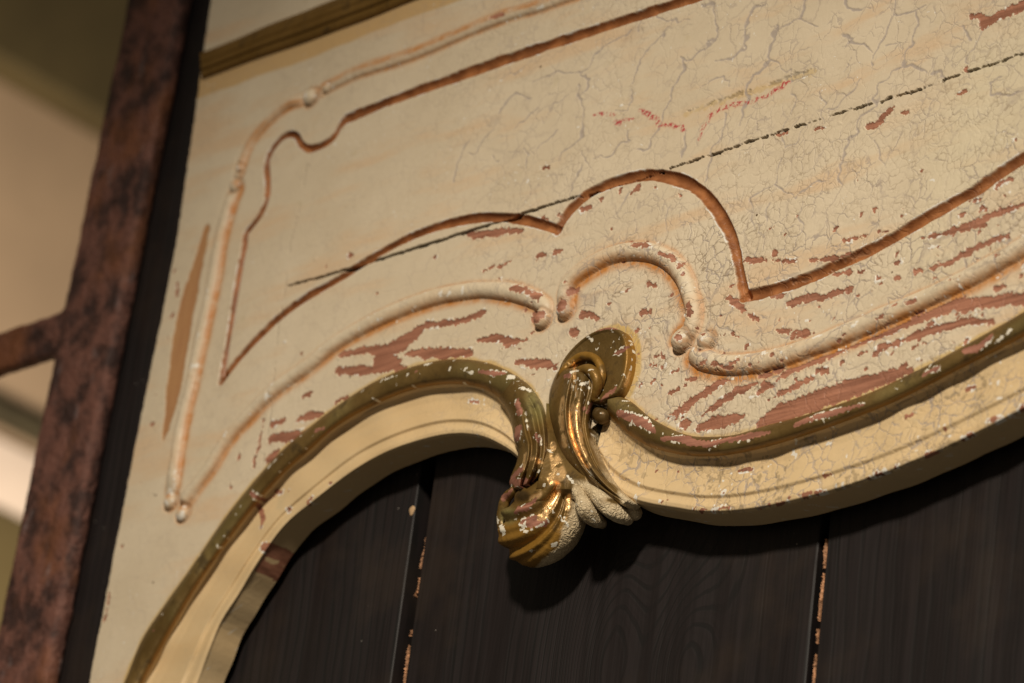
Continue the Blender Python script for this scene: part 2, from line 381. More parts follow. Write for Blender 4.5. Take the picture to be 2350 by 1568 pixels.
GROOVE2 = [(507, 874), (530, 844), (581, 786), (639, 730), (701, 684), (785, 636), (826, 609), (894, 568), (966, 534), (1048, 509), (1116, 499), (1185, 502), (1236, 513), (1281, 528)]
GROOVE3 = [(1281, 528), (1290, 508), (1315, 475), (1356, 441), (1424, 414), (1492, 402), (1547, 410), (1591, 428), (1628, 460), (1655, 498), (1675, 534), (1688, 575), (1698, 630), (1708, 680)]
GROOVE4 = [(1708, 680), (1752, 671), (1820, 651), (1889, 624), (1957, 593), (2025, 560), (2111, 509), (2230, 441), (2350, 362), (2480, 285), (2620, 200)]
SPLIT = "660,656,1.5 750,632,2.2 835,607,2.6 1000,555,2.8 1180,497,2.8 1270,468,2.2 1365,440,2.4 1500,397,1.8 1547,385,1.5 1640,353,1.8 1720,327,2 1800,300,1.8 1900,268,1.8 2010,236,2.2 2110,207,2.4 2200,172,2 2290,145,2.2 2350,122,2.2 2480,85,2.2"
FLAKES = """5|20,870,20 190,840,22 330,840,40 440,790,55 520,730,42 590,670,25 720,660,20 860,640,22 980,590,20
5|270,900,40 330,920,60 400,930,35
5|0,980,30 200,975,30 450,960,15
5|470,860,20 600,860,35 750,860,35 900,860,20
5|950,770,20 1080,760,22 1150,790,30 1280,775,10
5|1200,920,15 1320,930,35 1400,930,25 1460,970,8
5|1010,290,12 1050,270,8
5|1090,280,20 1160,240,8
5|1350,205,16 1400,205,12
5|1460,185,16 1500,180,10
5|840,60,10 960,70,28 1100,45,25 1250,35,12
5|1640,600,22 1700,600,18 1750,630,10
5|1570,720,30 1610,730,25
5|2090,400,22 2140,405,14
5|2040,585,20 2100,580,18
5|2160,880,15 2200,880,10
5|2240,990,10 2290,975,12
5|2240,1130,15 2290,1100,10
5|2240,1270,15 2320,1240,25 2350,1220,25
5|2310,1330,25 2350,1340,25
5|1960,130,12 2100,140,12
5|2160,190,15 2260,230,12
5|2280,280,18
5|2320,330,15
5|1170,420,15 1260,440,18 1350,480,25
5|1520,390,18
5|1560,450,25 1610,440,20
5|1330,620,40 1370,600,25
5|1500,545,38
6|370,490,15 420,530,25 470,570,15
6|500,610,12 560,630,10
6|320,605,12
6|390,730,12 430,755,10
6|700,715,10 770,710,18
6|800,735,15 870,725,20 930,725,10
6|780,520,25 900,490,25 1000,490,20 1100,450,22 1200,425,12
6|650,480,12 750,465,10
6|480,235,12 560,240,18 620,235,8
6|650,235,5 720,245,6 800,245,14
6|920,235,10 1010,235,16 1100,220,20 1200,195,15 1290,170,8
6|1130,105,8 1280,75,10
6|1370,45,8 1430,40,6
6|780,375,10 880,355,10
6|1050,335,8 1180,315,18
6|1240,315,10 1280,310,6
6|1380,275,8
6|1490,250,12 1520,245,8
6|1490,355,14 1530,350,8
6|1620,315,16 1670,305,10
6|1720,295,12 1850,250,18 1950,195,20 2050,145,18 2150,100,18 2240,75,12
6|1670,90,8 1800,60,10 1900,40,12 2000,15,16 2100,0,12
6|1770,150,10
6|2270,250,20 2350,220,35 2500,150,40
6|690,1040,10 780,980,22 900,930,25 1050,870,22 1200,810,22 1350,740,25 1480,690,30 1600,630,40 1750,560,55 1900,530,40 2050,530,35 2200,500,35 2350,500,35 2500,470,30
6|1370,825,15 1500,790,18 1620,740,20 1720,710,25 1850,680,22 1980,650,18 2140,650,12
6|1240,865,10 1290,855,8
6|120,1035,14 150,1030,8
6|20,1270,15 80,1220,25 150,1160,25 220,1120,28 300,1060,22 370,1025,10
6|170,1285,8 260,1230,18 350,1160,25 450,1110,22 560,1060,8
6|570,1010,15 640,1000,18 730,960,12
6|560,1130,14 620,1090,20 660,1080,10
6|690,1140,14 800,1090,20 920,1030,15
6|960,975,12 1000,985,25 1040,980,8
6|50,1335,18 110,1325,12
6|160,1365,25 260,1330,40 350,1320,40 470,1280,15
6|590,1330,40 720,1265,62 850,1215,58 1000,1165,62 1150,1115,58 1300,1065,52 1450,1015,42 1590,970,22
6|1120,920,14 1150,918,8
6|20,750,30
6|100,590,22 90,540,14
6|190,735,12
6|50,330,12
6|1180,690,10
6|1400,610,10 1350,640,4
6|260,930,14 380,960,10
6|500,935,8 560,925,6
6|650,870,12
6|1610,505,14 1540,530,8
6|160,690,20
3|1300,850,20 1370,830,22 1430,760,20 1470,720,10
3|1540,750,14 1580,750,8
3|1910,630,6 1960,605,12
3|950,865,8 1010,860,6
3|1110,835,8
3|690,910,8 720,905,8
3|760,890,10
3|1960,470,14
3|1990,105,14 2040,100,12 2080,150,35 2130,140,30 2220,90,30 2350,30,40 2550,-60,40
3|35,1310,14
3|1530,1405,8
3|2180,1240,15 2260,1200,15
3|1930,1440,12 1960,1430,6
3|2060,1400,14 2100,1405,8
3|1980,1350,8 2060,1335,10
3|1850,1545,12 2000,1510,25 2150,1440,20 2250,1400,15 2350,1370,12
3|2120,430,8
2|1385,1130,12 1430,1115,5
2|1370,1465,10 1410,1475,8
2|1490,1440,14
2|1640,1410,20 1690,1390,22
2|1770,1340,18
2|1900,1275,22
2|1980,1285,16 2020,1270,20
2|2130,1255,12
2|2300,1310,14
2|1030,120,16 1110,100,16
4|1190,400,12 1185,470,10
4|1155,610,14
4|1130,760,12
4|1170,310,10
4|1020,1330,14
4|1055,1360,10
4|1050,1130,6
4|2030,1150,14 2080,1130,14
4|1830,1340,30 1910,1310,15
4|2000,1310,18 2080,1280,30 2160,1270,20
4|1820,1440,35 1950,1420,35 2060,1400,30 2170,1385,12
4|2250,1190,10 2330,1160,10
4|1730,1530,10 1750,1420,9 1770,1300,5
4|2190,270,12
7|1600,60,12 1610,20,9
7|1545,250,9 1550,225,7
7|1700,120,7 1710,40,9
7|1800,60,25 1870,0,20
7|735,960,12 715,1080,9 690,1160,7
7|820,640,8
7|945,60,8
7|945,225,7"""
RAW = "4|1390,20,20 1350,180,30 1310,330,40 1270,480,55 1235,650,55 1210,800,55 1190,950,50 1165,1100,50 1145,1230,35 1110,1380,20 1095,1440,8"
CRACKS = """3|890,0 860,70 830,150 720,160
3|830,150 960,170
3|1490,0 1470,80 1430,160 1410,240 1380,310 1340,380 1320,420 1335,455
3|1470,80 1560,90 1640,75 1700,20
3|1635,90 1640,170 1620,230 1580,310 1550,360 1555,430 1500,470 1440,530 1370,570 1350,640 1360,720 1300,760 1240,800 1230,900 1180,960 1130,1000 1130,1080 1110,1150 1090,1210 1130,1235
3|600,20 510,80 480,150 490,240 480,310 400,380 270,400
3|190,30 270,40 280,130 300,200 260,270 220,330 140,380 65,400 60,480 20,560 0,620
3|690,160 670,210 660,300 650,380 650,420 520,510 500,580 490,650 470,740 440,840
3|650,410 720,420 760,480 795,470 790,550 920,510 990,520
3|340,750 320,850 300,930 250,1000 235,1100 220,1190 200,1220
3|800,610 810,690 770,770 750,850 725,920 735,990 800,970 860,900 920,790
3|1180,380 1130,490
3|1250,530 1180,650 1100,720 1000,760
3|1140,0 1160,50 1200,70 1320,50
3|1140,240 1190,280 1160,330
3|1190,290 1280,290 1330,350
3|720,1060 700,1150 680,1230 600,1280 520,1330 515,1400 520,1561
3|680,1240 740,1300 830,1340 860,1290 940,1240 1020,1240
3|1420,300 1550,300
3|1550,430 1620,460 1680,500
3|180,570 300,530 380,520 375,570
3|1940,160 1960,230 1980,270
3|2120,180 2060,260 1990,330 1970,410 1980,430
3|1720,490 1800,490 1840,520
3|980,620 1000,700 980,760 1000,830
3|2200,520 2140,560 2150,640 2250,620 2350,600
3|1360,920 1350,1000 1360,1080 1420,1140
3|860,1370 855,1470 850,1561
3|640,1370 620,1450 640,1520
2|2140,70 2150,120 2240,150 2350,160
2|2220,190 2150,270 2070,340 2000,480 1980,560 1970,680 1950,730 1870,740
2|1990,190 1850,270 1740,350 1690,440 1650,480 1540,490 1480,480 1400,530 1320,540
2|1650,490 1690,540 1670,610 1640,640
2|1610,580 1640,690 1640,800 1650,930 1570,970 1500,1030 1490,1080
2|2320,390 2320,450 2280,560 2240,650 2200,750 2180,860 2110,940 2090,1000 2010,1000
2|2330,880 2330,980 2300,1060
2|1540,640 1460,690 1410,780 1380,830 1350,790
2|1950,880 1970,940 1890,990 1830,1050 1740,1050
2|1640,1010 1660,1070 1720,1120
2|1630,1100 1600,1190 1560,1260 1540,1350
2|1240,1000 1280,1080 1280,1150
2|1050,1040 1080,1090
2|1490,870 1430,930 1390,950 1300,1050
2|1240,450 1180,500 1100,530
2|1080,760 1120,690 1210,640 1300,650
2|1050,880 960,990 880,1040
2|780,1240 800,1100 850,1000 900,940
2|1330,720 1260,790 1190,860
2|2040,120 2030,210
2|2240,1380 2200,1460 2220,1561
2|1960,1290 1900,1360 1870,1440"""
RED = ["3|170,940,6 210,840,12 240,775,10 300,735,14 420,705,12 550,670,10 660,625,9 720,585,24 760,555,14", "2|1860,820,14 1940,815,10 1990,790,5", "2|2030,740,10 2110,780,18 2170,840,14 2250,845,10 2320,860,12", "3|50,830,10 60,870,14", "2|1720,770,6 1850,775,10"]
def lines(txt, h=0.0, w=None):
    out = []
    for ln in txt.strip().split('\n'):
        z, s = ln.split('|'); a = uvw(int(z), s, h)
        if w: a[:, 2] = w
        out.append(a)
    return out

# ------------------------------------------------------------------ the carved panel's board: one relief cut from dense cells
def ext(pts, first=True, u1=.47):
    """run a traced line on, level, past the frame to u1"""
    P = [tuple(p) for p in pts]; p = P[0] if first else P[-1]; u, v = un(p[0], p[1])
    E = []
    for k in (.12, .4, .7, 1.0):
        x, y = proj(np.array([[float(u)+(u1-float(u))*k, 0, float(v)]])); E.append((float(x[0]), float(y[0])))
    return E[::-1]+P if first else P+E
def c2(pts, h=0.0, n=6):
    a = catmull(pts, n); u, v = un(a[:, 0], a[:, 1], h); return np.stack([u, v], 1)
GROOVE = ext(GROOVE[1:]); BEADS[0] = (1, ext(BEADS[0][1][1:]))+BEADS[0][2:]
U0_, U1_, V0_, V1_ = -.304, .430, -.185, .345
DU, DV = .00064, .00050
gu = np.arange(U0_, U1_, DU); gv = np.arange(V0_, V1_, DV); NU, NV = len(gu), len(gv)
GX, GY = np.meshgrid(gu, gv, indexing='ij')
lx = np.interp(GY, LEFT_V, LEFT_U)+(fbm(GY, GY*0+3, 260, 5, 3)-.5)*.0012
GX = GX+(lx-U0_)*np.exp(-(GX-U0_)/.03)
X, Y = GX.ravel(), GY.ravel()
# keep what lies above the middle of the gilt edge bead
mid = [((a[0]+b[0])/2, (a[1]+b[1])/2) for a, b in zip(resample(catmull(GILT_L_OUT), 60), resample(catmull(GILT_L_IN), 60))]
midr = [((a[0]+b[0])/2, (a[1]+b[1])/2) for a, b in zip(resample(catmull(GILT_R_OUT), 60), resample(catmull(GILT_R_IN), 60))]
arch = np.array(mid+[(1250, 1010), (1320, 1010), (1385, 960)]+midr); au, av = un(arch[:, 0], arch[:, 1])
poly = np.vstack([np.stack([au, av], 1), [(.6, av[-1]), (.6, .6), (-.6, .6), (-.6, av[0])]])
inside = np.zeros(X.shape, bool)
for i in range(len(poly)):
    a, b = poly[i], poly[(i+1) % len(poly)]
    if a[1] == b[1]: continue
    k = (a[1] > Y) != (b[1] > Y)
    inside ^= k & (X < (b[0]-a[0])*(Y-a[1])/(b[1]-a[1])+a[0])

H = (fbm(X, Y, 12, 11, 3)-.5)*.0012
lab = np.zeros(X.shape, np.int16); nearbead = np.full(X.shape, 9.0)
zero = lambda: np.zeros(X.shape, np.float32)
glaze, groove, grey, dark, white, tan, yel, red, raw = (zero() for _ in range(9))
names = {0: 'board'}
wob = fbm(X, Y, 70, 21, 2)-.5
# carved beads
for i, (_, pts, hw, hh, side, gl) in enumerate(BEADS):
    P = c2(pts, hh/1000*.55); D, T, S = curve_field(X, Y, P, .03)
    L = np.hypot(*np.diff(P, axis=0).T).sum()
    ww = hw/1000*(1+.16*(fbm(T*L, T*0+i, 60, 31, 2)-.5)); d = D/ww
    ends = smooth(0, .012/L, T+.004/L)*smooth(0, .012/L, 1-T+.004/L) if i < 3 else 1.0
    prof = np.clip(1-d**2, 0, 1)**.62*hh/1000*ends
    nearbead = np.minimum(nearbead, d)
    # carved hollow beside the bead
    H = H-np.exp(-((d-1.25)/.45)**2)*.0006
    H = np.maximum(H, prof+np.minimum(H, 0)*.5)
    k = d < 1.0; lab[k] = i+1; names[i+1] = 'scroll_bead'
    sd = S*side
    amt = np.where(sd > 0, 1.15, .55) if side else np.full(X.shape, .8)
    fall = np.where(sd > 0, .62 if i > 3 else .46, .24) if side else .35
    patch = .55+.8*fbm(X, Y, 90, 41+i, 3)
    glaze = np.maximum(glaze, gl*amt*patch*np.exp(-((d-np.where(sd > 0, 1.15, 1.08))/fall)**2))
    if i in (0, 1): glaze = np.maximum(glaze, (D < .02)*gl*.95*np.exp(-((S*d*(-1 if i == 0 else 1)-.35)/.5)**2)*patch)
    wh = fbm(X, Y, 300, 51+i, 3)
    white = np.maximum(white, np.where((wh > .74) & (d < .95) & (fbm(X, Y, 45, 61+i, 2) > .5), .9, 0))
for j, (px, py, r, hh) in enumerate(BOSSES):
    bu, bv = un(px, py, hh/1000*.6); d = np.hypot(X-bu, Y-bv)/(r/1000)
    prof = np.clip(1-d**2, 0, 1)**.55*hh/1000
    H = np.where(d < 1, np.maximum(H, prof), H-np.exp(-((d-1.15)/.2)**2)*.0007)
    k = d < 1.0; lab[k] = 20+j; names[20+j] = 'scroll_boss'
    glaze = np.maximum(glaze, .6*np.exp(-((d-1.15)/.3)**2)*(.3+fbm(X, Y, 90, 71, 2)))
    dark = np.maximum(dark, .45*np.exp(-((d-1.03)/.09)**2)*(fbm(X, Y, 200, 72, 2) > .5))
    white = np.maximum(white, np.where((fbm(X, Y, 320, 73+j, 2) > .66) & (d < .9), .9, 0)*(1 if j < 6 else .5))
on = (lab > 0)
H = H+on*((fbm(X, Y, 90, 76, 3)-.5)*.0006+(fbm(X, Y, 420, 77, 2)-.5)*.0003)
# incised groove: one brown line in four strokes
for gi, pts in enumerate((GROOVE, GROOVE2, GROOVE3, GROOVE4)):
    D, T, S = curve_field(X, Y, c2(pts), .012)
    ww = (.0029, .0027, .0033, .0036)[gi]*(1+.45*wob)
    if gi == 0: ww = np.where(X < -.165, ww*.8, ww*1.15)
    d = D/ww
    H = H-np.clip(1-d**2, 0, 1)**.8*.0030
    edge = d+(fbm(X, Y, 350, 81, 2)-.5)*.35
    groove = np.maximum(groove, smooth(1.12, .88, edge))
    white = np.maximum(white, np.where((edge > 1.0) & (edge < 1.22) & (fbm(X, Y, 120, 82, 2) > .56), .8, 0))
    lab[d < 1.1] = 40+gi; names[40+gi] = 'incised_groove'
# flakes: chips of paint lost down to the wood
cx_, cy_ = cellwarp(X, Y, .0017, 3); cx2, cy2 = cellwarp(X, Y, .0042, 4)
jx = X+(cx_-X)*.62+(cx2-X)*.32; jy = Y+(cy_-Y)*.62+(cy2-Y)*.32
_a = np.array(un(IW/2, IH/2, .01)); _b = np.array(un(IW/2, IH/2, 0)); PAR = (_a-_b)/.01
jx = jx-PAR[0]*np.maximum(H, 0); jy = jy-PAR[1]*np.maximum(H, 0)     # chips on raised carving keep to the carving
FLL = lines(FLAKES); BIG = [L for L in FLL if L[:, 2].max() > 25*ZK*MM*1.15 and len(L) > 2]; SML = [L for L in FLL if not (L[:, 2].max() > 25*ZK*MM*1.15 and len(L) > 2)]
fl = np.minimum(strokes(jx, jy, SML), np.where(nearbead < 1.35, 1.0, strokes(jx, jy, BIG))); fl = fl+(fbm(X, Y, 420, 91, 2)-.5)*.0009
RL_ = lines(RAW)
for L in RL_: L[:, 2] *= 1.45
rw = strokes(X, Y, RL_)+(fbm(X, Y, 300, 92, 3)-.5)*.0016
# a scatter of further small chips on the in-focus side, thickest near the gilt edge
rng = np.random.default_rng(12); extra = []
for i in range(170):
    q = rng.integers(0, len(midr)-14); bx, by = midr[q]
    off = -rng.gamma(2.0, 75)-28; px, py = bx+rng.normal()*25, by+off
    u, v = un(px, py); r = rng.gamma(2, .00028)+.0001
    extra.append(np.array([(u, v, r), (u+rng.gamma(2, .0009), v+rng.gamma(2, .00025), r*.6)]))
for i in range(40):
    px, py = rng.uniform(640, 1300), rng.uniform(560, 1000)
    u, v = un(px, py); r = rng.gamma(2, .0002)+.0001; extra.append(np.array([(u, v, r), (u+rng.gamma(2, .0006), v, r*.6)]))
fe = strokes(jx, jy, extra)
fl = np.minimum(fl, fe)
flake = smooth(.0003, -.0003, fl)
H = H-flake*.00045-smooth(.0003, -.0003, rw)*.0004
rim = (fl > 0) & (fl < .0006)
white = np.maximum(white, np.where(rim & (fbm(X, Y, 120, 93, 2) > .66), .75, 0))
H = H+np.where(rim, .00022, 0)
raw = smooth(.0003, -.0004, rw)
# drying cracks
wx = X+(fbm(X, Y, 160, 101, 2)-.5)*.006; wy = Y+(fbm(X, Y, 160, 111, 2)-.5)*.006
cl = lines(CRACKS, w=.00045)
for L in cl: L[:, 2] *= np.random.default_rng(int(abs(L[0, 0])*1e6)).uniform(.6, 1.5); L[-1, 2] *= .3
cr = strokes(wx, wy, cl)+(fbm(X, Y, 500, 121, 2)-.5)*.0006
grey = smooth(.0004, -.0002, cr); H = H-grey*.00025
# the long split in the board and the faint glue line
sp = zpt(0, parse(SPLIT)); su, sv = un(sp[:, 0], sp[:, 1]); SP = np.stack([su, sv, sp[:, 2]*MM*.95], 1)
br = fbm(X, Y, 130, 131, 2)
mixj = np.where(X > .02, .55, .2)
spl = strokes(X*(1-mixj)+jx*mixj, Y*(1-mixj)+jy*mixj+(fbm(X, Y, 220, 133, 2)-.5)*.0012, [SP])
br2 = fbm(X, Y, 330, 136, 2)
spl = spl+smooth(-.02, .06, X)*(smooth(.42, .26, br)*.00045+smooth(.44, .28, br2)*.0005)
dk = smooth(.00035, -.0003, spl); dark = np.maximum(dark, np.clip(dk*1.7, 0, 1)); H = H-dk*.0035
GL = "704,376,.5 687,478,.5 667,550,.6 650,694,.8 637,755,.8 632,841,.8 625,896,1 622,943,.9 605,1050,.8 592,1120,.8"
g_ = zpt(0, parse(GL)); gu_, gv_ = un(g_[:, 0], g_[:, 1])
glu = strokes(X+(fbm(X, Y, 200, 134, 2)-.5)*.001, Y, [np.stack([gu_, gv_, g_[:, 2]*MM*.5], 1)])
gk = smooth(.0004, -.0002, glu)*(fbm(X, Y, 100, 135, 2) > .42); dark = np.maximum(dark, gk*.6); H = H-gk*.0008
# crayon marks, the yellow ledge, stained strip below the gilt band, gold spilt round the leaf
rd = strokes(X+(fbm(X, Y, 200, 141, 2)-.5)*.004, Y+(fbm(X, Y, 200, 142, 2)-.5)*.003, lines('\n'.join(RED)))
red = smooth(.0010, -.0004, rd)*.95
yl = strokes(jx, jy, lines("3|80,770,12 200,720,14 400,650,16 560,610,16 700,560,18 820,520,14 940,480,18"))+(fbm(X, Y, 260, 143, 2)-.5)*.003
yel = smooth(.0008, -.0005, yl)*.55
led = strokes(jx, jy, lines("3|80,755,2 200,705,3 400,640,3 560,595,3 700,545,3 820,500,3 940,460,2"))+(fbm(X, Y, 300, 144, 2)-.5)*.0034
ld = smooth(.0003, -.0003, led); dark = np.maximum(dark, ld*.35); H = H-ld*.0005
BAND_U = [(300, 190), (390, 150), (468, 118), (547, 87), (615, 57), (700, 25), (762, 0), (900, -56)]
BAND_L = [(310, 243), (390, 211), (472, 178), (581, 137), (683, 103), (775, 69), (860, 37), (945, 2), (1090, -56)]
BAND_T = [(310, 283), (390, 252), (472, 219), (581, 180), (683, 146), (775, 108), (918, 50), (1065, 0), (1220, -56)]
BAND_U = ext(BAND_U[:-1], False); BAND_L = ext(BAND_L[:-1], False); BAND_T = ext(BAND_T[:-1], False)
Pb, Pt = c2(BAND_L), c2(BAND_T)
below = Y-np.interp(X, Pt[:, 0], Pt[:, 1]); above = np.interp(X, Pb[:, 0], Pb[:, 1])-Y
tan = smooth(-.0006, .0006, below+(fbm(X, Y, 60, 151, 3)-.5)*.002)*smooth(-.004, -.001, above)*.85
# white brush touches and old repairs
wt = fbm(X, Y, 520, 161, 2)
white = np.maximum(white, np.where((wt > .85) & (fbm(X, Y, 30, 162, 2) > .60), .7, 0))
OUTP = np.array([(470, 425), (500, 350), (550, 282), (620, 218), (695, 175), (770, 157), (828, 178), (858, 235), (868, 310), (860, 390), (838, 465), (805, 525), (745, 560)], float)
hal = curve_field(X, Y, c2(np.c_[1090.1+OUTP[:, 0]*.40262, 688.5+OUTP[:, 1]*.40262], .006), .012)[0]
yel = np.maximum(yel, smooth(.0055, .0035, hal+(fbm(X, Y, 150, 163, 2)-.5)*.002)*.9)
gd = np.minimum(curve_field(X, Y, c2(GILT_L_OUT), .01)[0], curve_field(X, Y, c2(GILT_R_OUT), .01)[0])
yel = np.maximum(yel, smooth(.0022, .0004, gd+(fbm(X, Y, 150, 164, 2)-.5)*.002)*.7)
adist = Y-np.interp(X, au[60:], av[60:])
crk = np.clip(smooth(-.16, .16, X+.35*(fbm(X, Y, 9, 171, 2)-.5))*(.40+.6*smooth(.15, .07, adist+.06*(fbm(X, Y, 14, 172, 2)-.5)))+.20, 0, 1)
flake = np.where(groove > .5, flake*.35, flake)

ma = np.stack([flake, groove*(1-.25*flake), np.clip(glaze, 0, 1), grey*(1-groove)], 1)
mb = np.stack([red, dark, white*(1-flake), tan], 1)
mc = np.stack([yel, crk, zero(), raw], 1)
P3 = to_world(X, Y, H)
G3 = P3.reshape(NU, NV, 3)
tu = np.gradient(G3, axis=0); tv = np.gradient(G3, axis=1)
NRM = np.cross(tu, tv).reshape(-1, 3); NRM /= np.linalg.norm(NRM, axis=1)[:, None]+1e-20
NRM[NRM[:, 1] > 0] *= -1
Fq = grid_faces(NU, NV)[:, ::-1]
ins = inside[Fq].any(1); Fq = Fq[ins]
fl_lab = lab[Fq].max(1)

PANEL = tag(empty('carved_panel', (-.25, 0, -.185)), 'cream painted carved wooden panel with gilt scrolls, brown groove lines and flaking crackled paint', 'panel')
OWN = {20: 1, 21: 1, 22: 2, 23: 3, 24: 3, 25: 4, 26: 4, 27: 5, 28: 5, 29: 6}; made = {}
for L in np.unique(fl_lab):
    ff = Fq[fl_lab == L]
    idx, inv = np.unique(ff, return_inverse=True)
    o = mesh_obj(names[int(L)], P3[idx], inv.reshape(-1, 4), CREAM, made[OWN[int(L)]] if int(L) in OWN else PANEL, {'ma': ma[idx], 'mb': mb[idx], 'mc': mc[idx]}, NRM[idx]); made[int(L)] = o
# thickness of the board at its free left side
vv = np.linspace(V0_, V1_, 300); ee = np.interp(vv, LEFT_V, LEFT_U)+.0006
hh = np.array([-.0002, -.006, -.022])
Vs = np.array([[(ee[i]+(.0 if k == 0 else .0008*k), -hh[k], vv[i]) for k in range(3)] for i in range(300)]).reshape(-1, 3)
mesh_obj('board_side', Vs, grid_faces(300, 3), BLACK, PANEL)

# ------------------------------------------------------------------ swept mouldings
def loft(name, A, B, prof, ns, nt, mat, tail=None, trace=None, pre=None):
    """surface between two traced rails; prof(s, t) gives height in metres; tail adds rows of (du, dv along the section, h)"""
    A = resample(catmull(A), ns); B = resample(catmull(B), ns)
    s = np.linspace(0, 1, ns)[:, None]; t = np.linspace(0, 1, nt)[None, :]
    Hh = prof(s, t)+0*s*t
    fx = A[:, :1]*(1-t)+B[:, :1]*t; fy = A[:, 1:2]*(1-t)+B[:, 1:2]*t
    u, v = un(fx, fy, Hh)
    if tail:
        for h in tail:
            u = np.c_[u, u[:, -1]]; v = np.c_[v, v[:, -1]]; Hh = np.c_[Hh, np.full(ns, h)]
    return u, v, Hh
def shell(name, u, v, h, mat, attr_fn, parent=PANEL, closed=False, flip=False):
    ns, nt = u.shape; V = to_world(u, v, h).reshape(-1, 3)
    F = grid_faces(ns, nt, closed)
    if flip: F = F[:, ::-1]
    return mesh_obj(name, V, F, mat, parent, attr_fn(u.ravel(), v.ravel(), h.ravel(), V))

GFL = lines("""6|1960,850,20 2050,830,22 2130,760,20
6|1690,1010,12 1780,970,12
6|830,1345,18 950,1300,20 1100,1260,18 1280,1215,7
6|400,1445,20 520,1420,22 650,1405,10
6|20,1440,12 120,1460,22 250,1480,20 380,1440,15
5|1890,1270,18 1960,1290,24 2060,1330,28 2140,1390,14
5|2190,1440,14 2350,1440,20
5|960,990,10 1060,1000,16 1130,1000,10
5|540,990,7
4|2130,1390,12 2180,1370,8
7|1700,290,14 1740,330,18
7|1040,1210,8""", .004)
GCH = lines("""5|580,940,10 620,930,8
5|860,990,5 920,1000,6
5|1160,1020,16 1190,1035,10
5|1150,1065,8
7|1860,60,7 1800,120,6
7|1330,700,9
7|1100,1105,8
7|1270,830,4
7|960,1290,6
6|2290,700,6 2160,800,5
5|300,1050,8 380,1020,6
5|1890,1245,6 2000,1270,5 2090,1300,6""", .004)
TFL = lines("""9|450,140,9 530,130,8
9|360,300,10
9|35,145,8
9|900,310,6 960,300,10 1040,288,6
9|1030,185,8 1080,170,4
9|330,410,4 400,405,5
9|800,345,4
9|1530,115,6
6|1570,1300,10 1620,1280,8
6|1840,1385,12
6|1970,1110,12 2030,1095,10
6|2170,1330,12 2240,1310,6
8|2150,150,9 2165,130,6
8|2055,230,6
7|1860,280,12 1900,280,12
7|1950,275,6
7|1960,410,16
7|2100,360,14 2130,330,8
7|2250,230,10
7|1760,380,18 1780,480,22 1770,520,10
7|1790,650,25 1870,700,50 1880,760,45 1800,800,40
7|1890,640,20
7|1850,310,5 1780,350,10
5|900,1190,6 960,1200,6""", -.006)
lr = resample(catmull(LIP_R), 400); rg = np.random.default_rng(5)
for i in range(46):
    q = lr[rg.integers(20, 380)]; uu, vv_ = un(q[0], q[1]-abs(rg.normal())*5, -.005); r = rg.gamma(2, .00022)+.0001
    TFL.append(np.array([(uu, vv_, r), (uu+rg.gamma(2, .0012), vv_+rg.gamma(2, .0004), r*.7)]))
def warped(u, v):
    a, b = cellwarp(u, v, .0016, 7); return u+(a-u)*.6, v+(b-v)*.6
def gilt_attr(u, v, h, V):
    x, y = warped(u, v)
    f = strokes(x, y, GFL)+(fbm(u, v, 400, 201, 2)-.5)*.0008; ch = strokes(x, y, GCH)+(fbm(u, v, 500, 202, 2)-.5)*.0008
    ns = u.size
    rimw = np.where((f > 0) & (f < .0006) & (fbm(u, v, 150, 203, 2) > .6), .8, 0)
    z = np.zeros(ns)
    amb = smooth(.0035, .0002, h)*.8
    gr = smooth(.45, .7, fbm(u, v, 25, 204, 3))*.35*smooth(.002, .006, h)
    chip = np.maximum(smooth(.0002, -.0003, ch), np.maximum(rimw, np.where((fbm(u, v, 330, 205, 2) > .84) & (fbm(u, v, 35, 206, 2) > .5), .8, 0)))
    return {'ma': np.stack([smooth(.0003, -.0003, f), z, chip, amb], 1), 'mb': np.stack([z, z, gr, z], 1)}
def trim_attr(u, v, h, V):
    x, y = warped(u, v)
    f = strokes(x, y, TFL)+(fbm(u, v, 400, 211, 2)-.5)*.0008
    z = np.zeros(u.size)
    wh = np.where((f > 0) & (f < .0008) & (fbm(u, v, 150, 213, 2) > .5), .8, 0)
    wh = np.maximum(wh, np.where((fbm(u, v, 300, 214, 2) > .80) & (fbm(u, v, 30, 215, 2) > .55) & (u > -.02), .8, 0))
    ck = np.clip(smooth(-.1, .12, u)*1.1+.08, 0, 1)
    d = np.where((fbm(u, v, 380, 216, 2) > .66) & (fbm(u, v, 60, 217, 2) > .55), .35, 0)*smooth(.0, .14, u)
    return {'ma': np.stack([smooth(.0003, -.0003, f), z, z, z], 1), 'mb': np.stack([z, d, wh, z], 1), 'mc': np.stack([z, ck, z+1, z], 1)}
CHIP = lines("7|1790,650,25 1870,700,50 1880,760,45 1800,800,40", -.012)
def edge_attr(u, v, h, V):
    f = strokes(u, v, CHIP)+(fbm(u, v+h, 300, 218, 2)-.5)*.004; z = np.zeros(u.size)
    wh = np.where((fbm(u+h, v+h, 300, 219, 2) > .80), .6, 0)
    return {'ma': np.stack([smooth(.0003, -.0003, f), z, z, z], 1), 'mb': np.stack([z, z, wh, z], 1), 'mc': np.stack([z, z+.1, z+1, z], 1)}
def bead_prof(hh):
    def f(s, t):
        k = np.clip(1-(2*t-1)**2, 0, 1)
        k2 = np.clip(1-(2*t**.72-1)**2, 0, 1)
        return hh*k2**.62-.0012*smooth(.7, 1.0, t)-.0012*(t < .015)+.00018*np.sin(s*90)*k
    return f
u, v, h = loft('gilt', GILT_L_OUT, GILT_L_IN, bead_prof(.0054), 900, 34, GILT); shell('gilt_bead', u, v, h, GILT, gilt_attr)
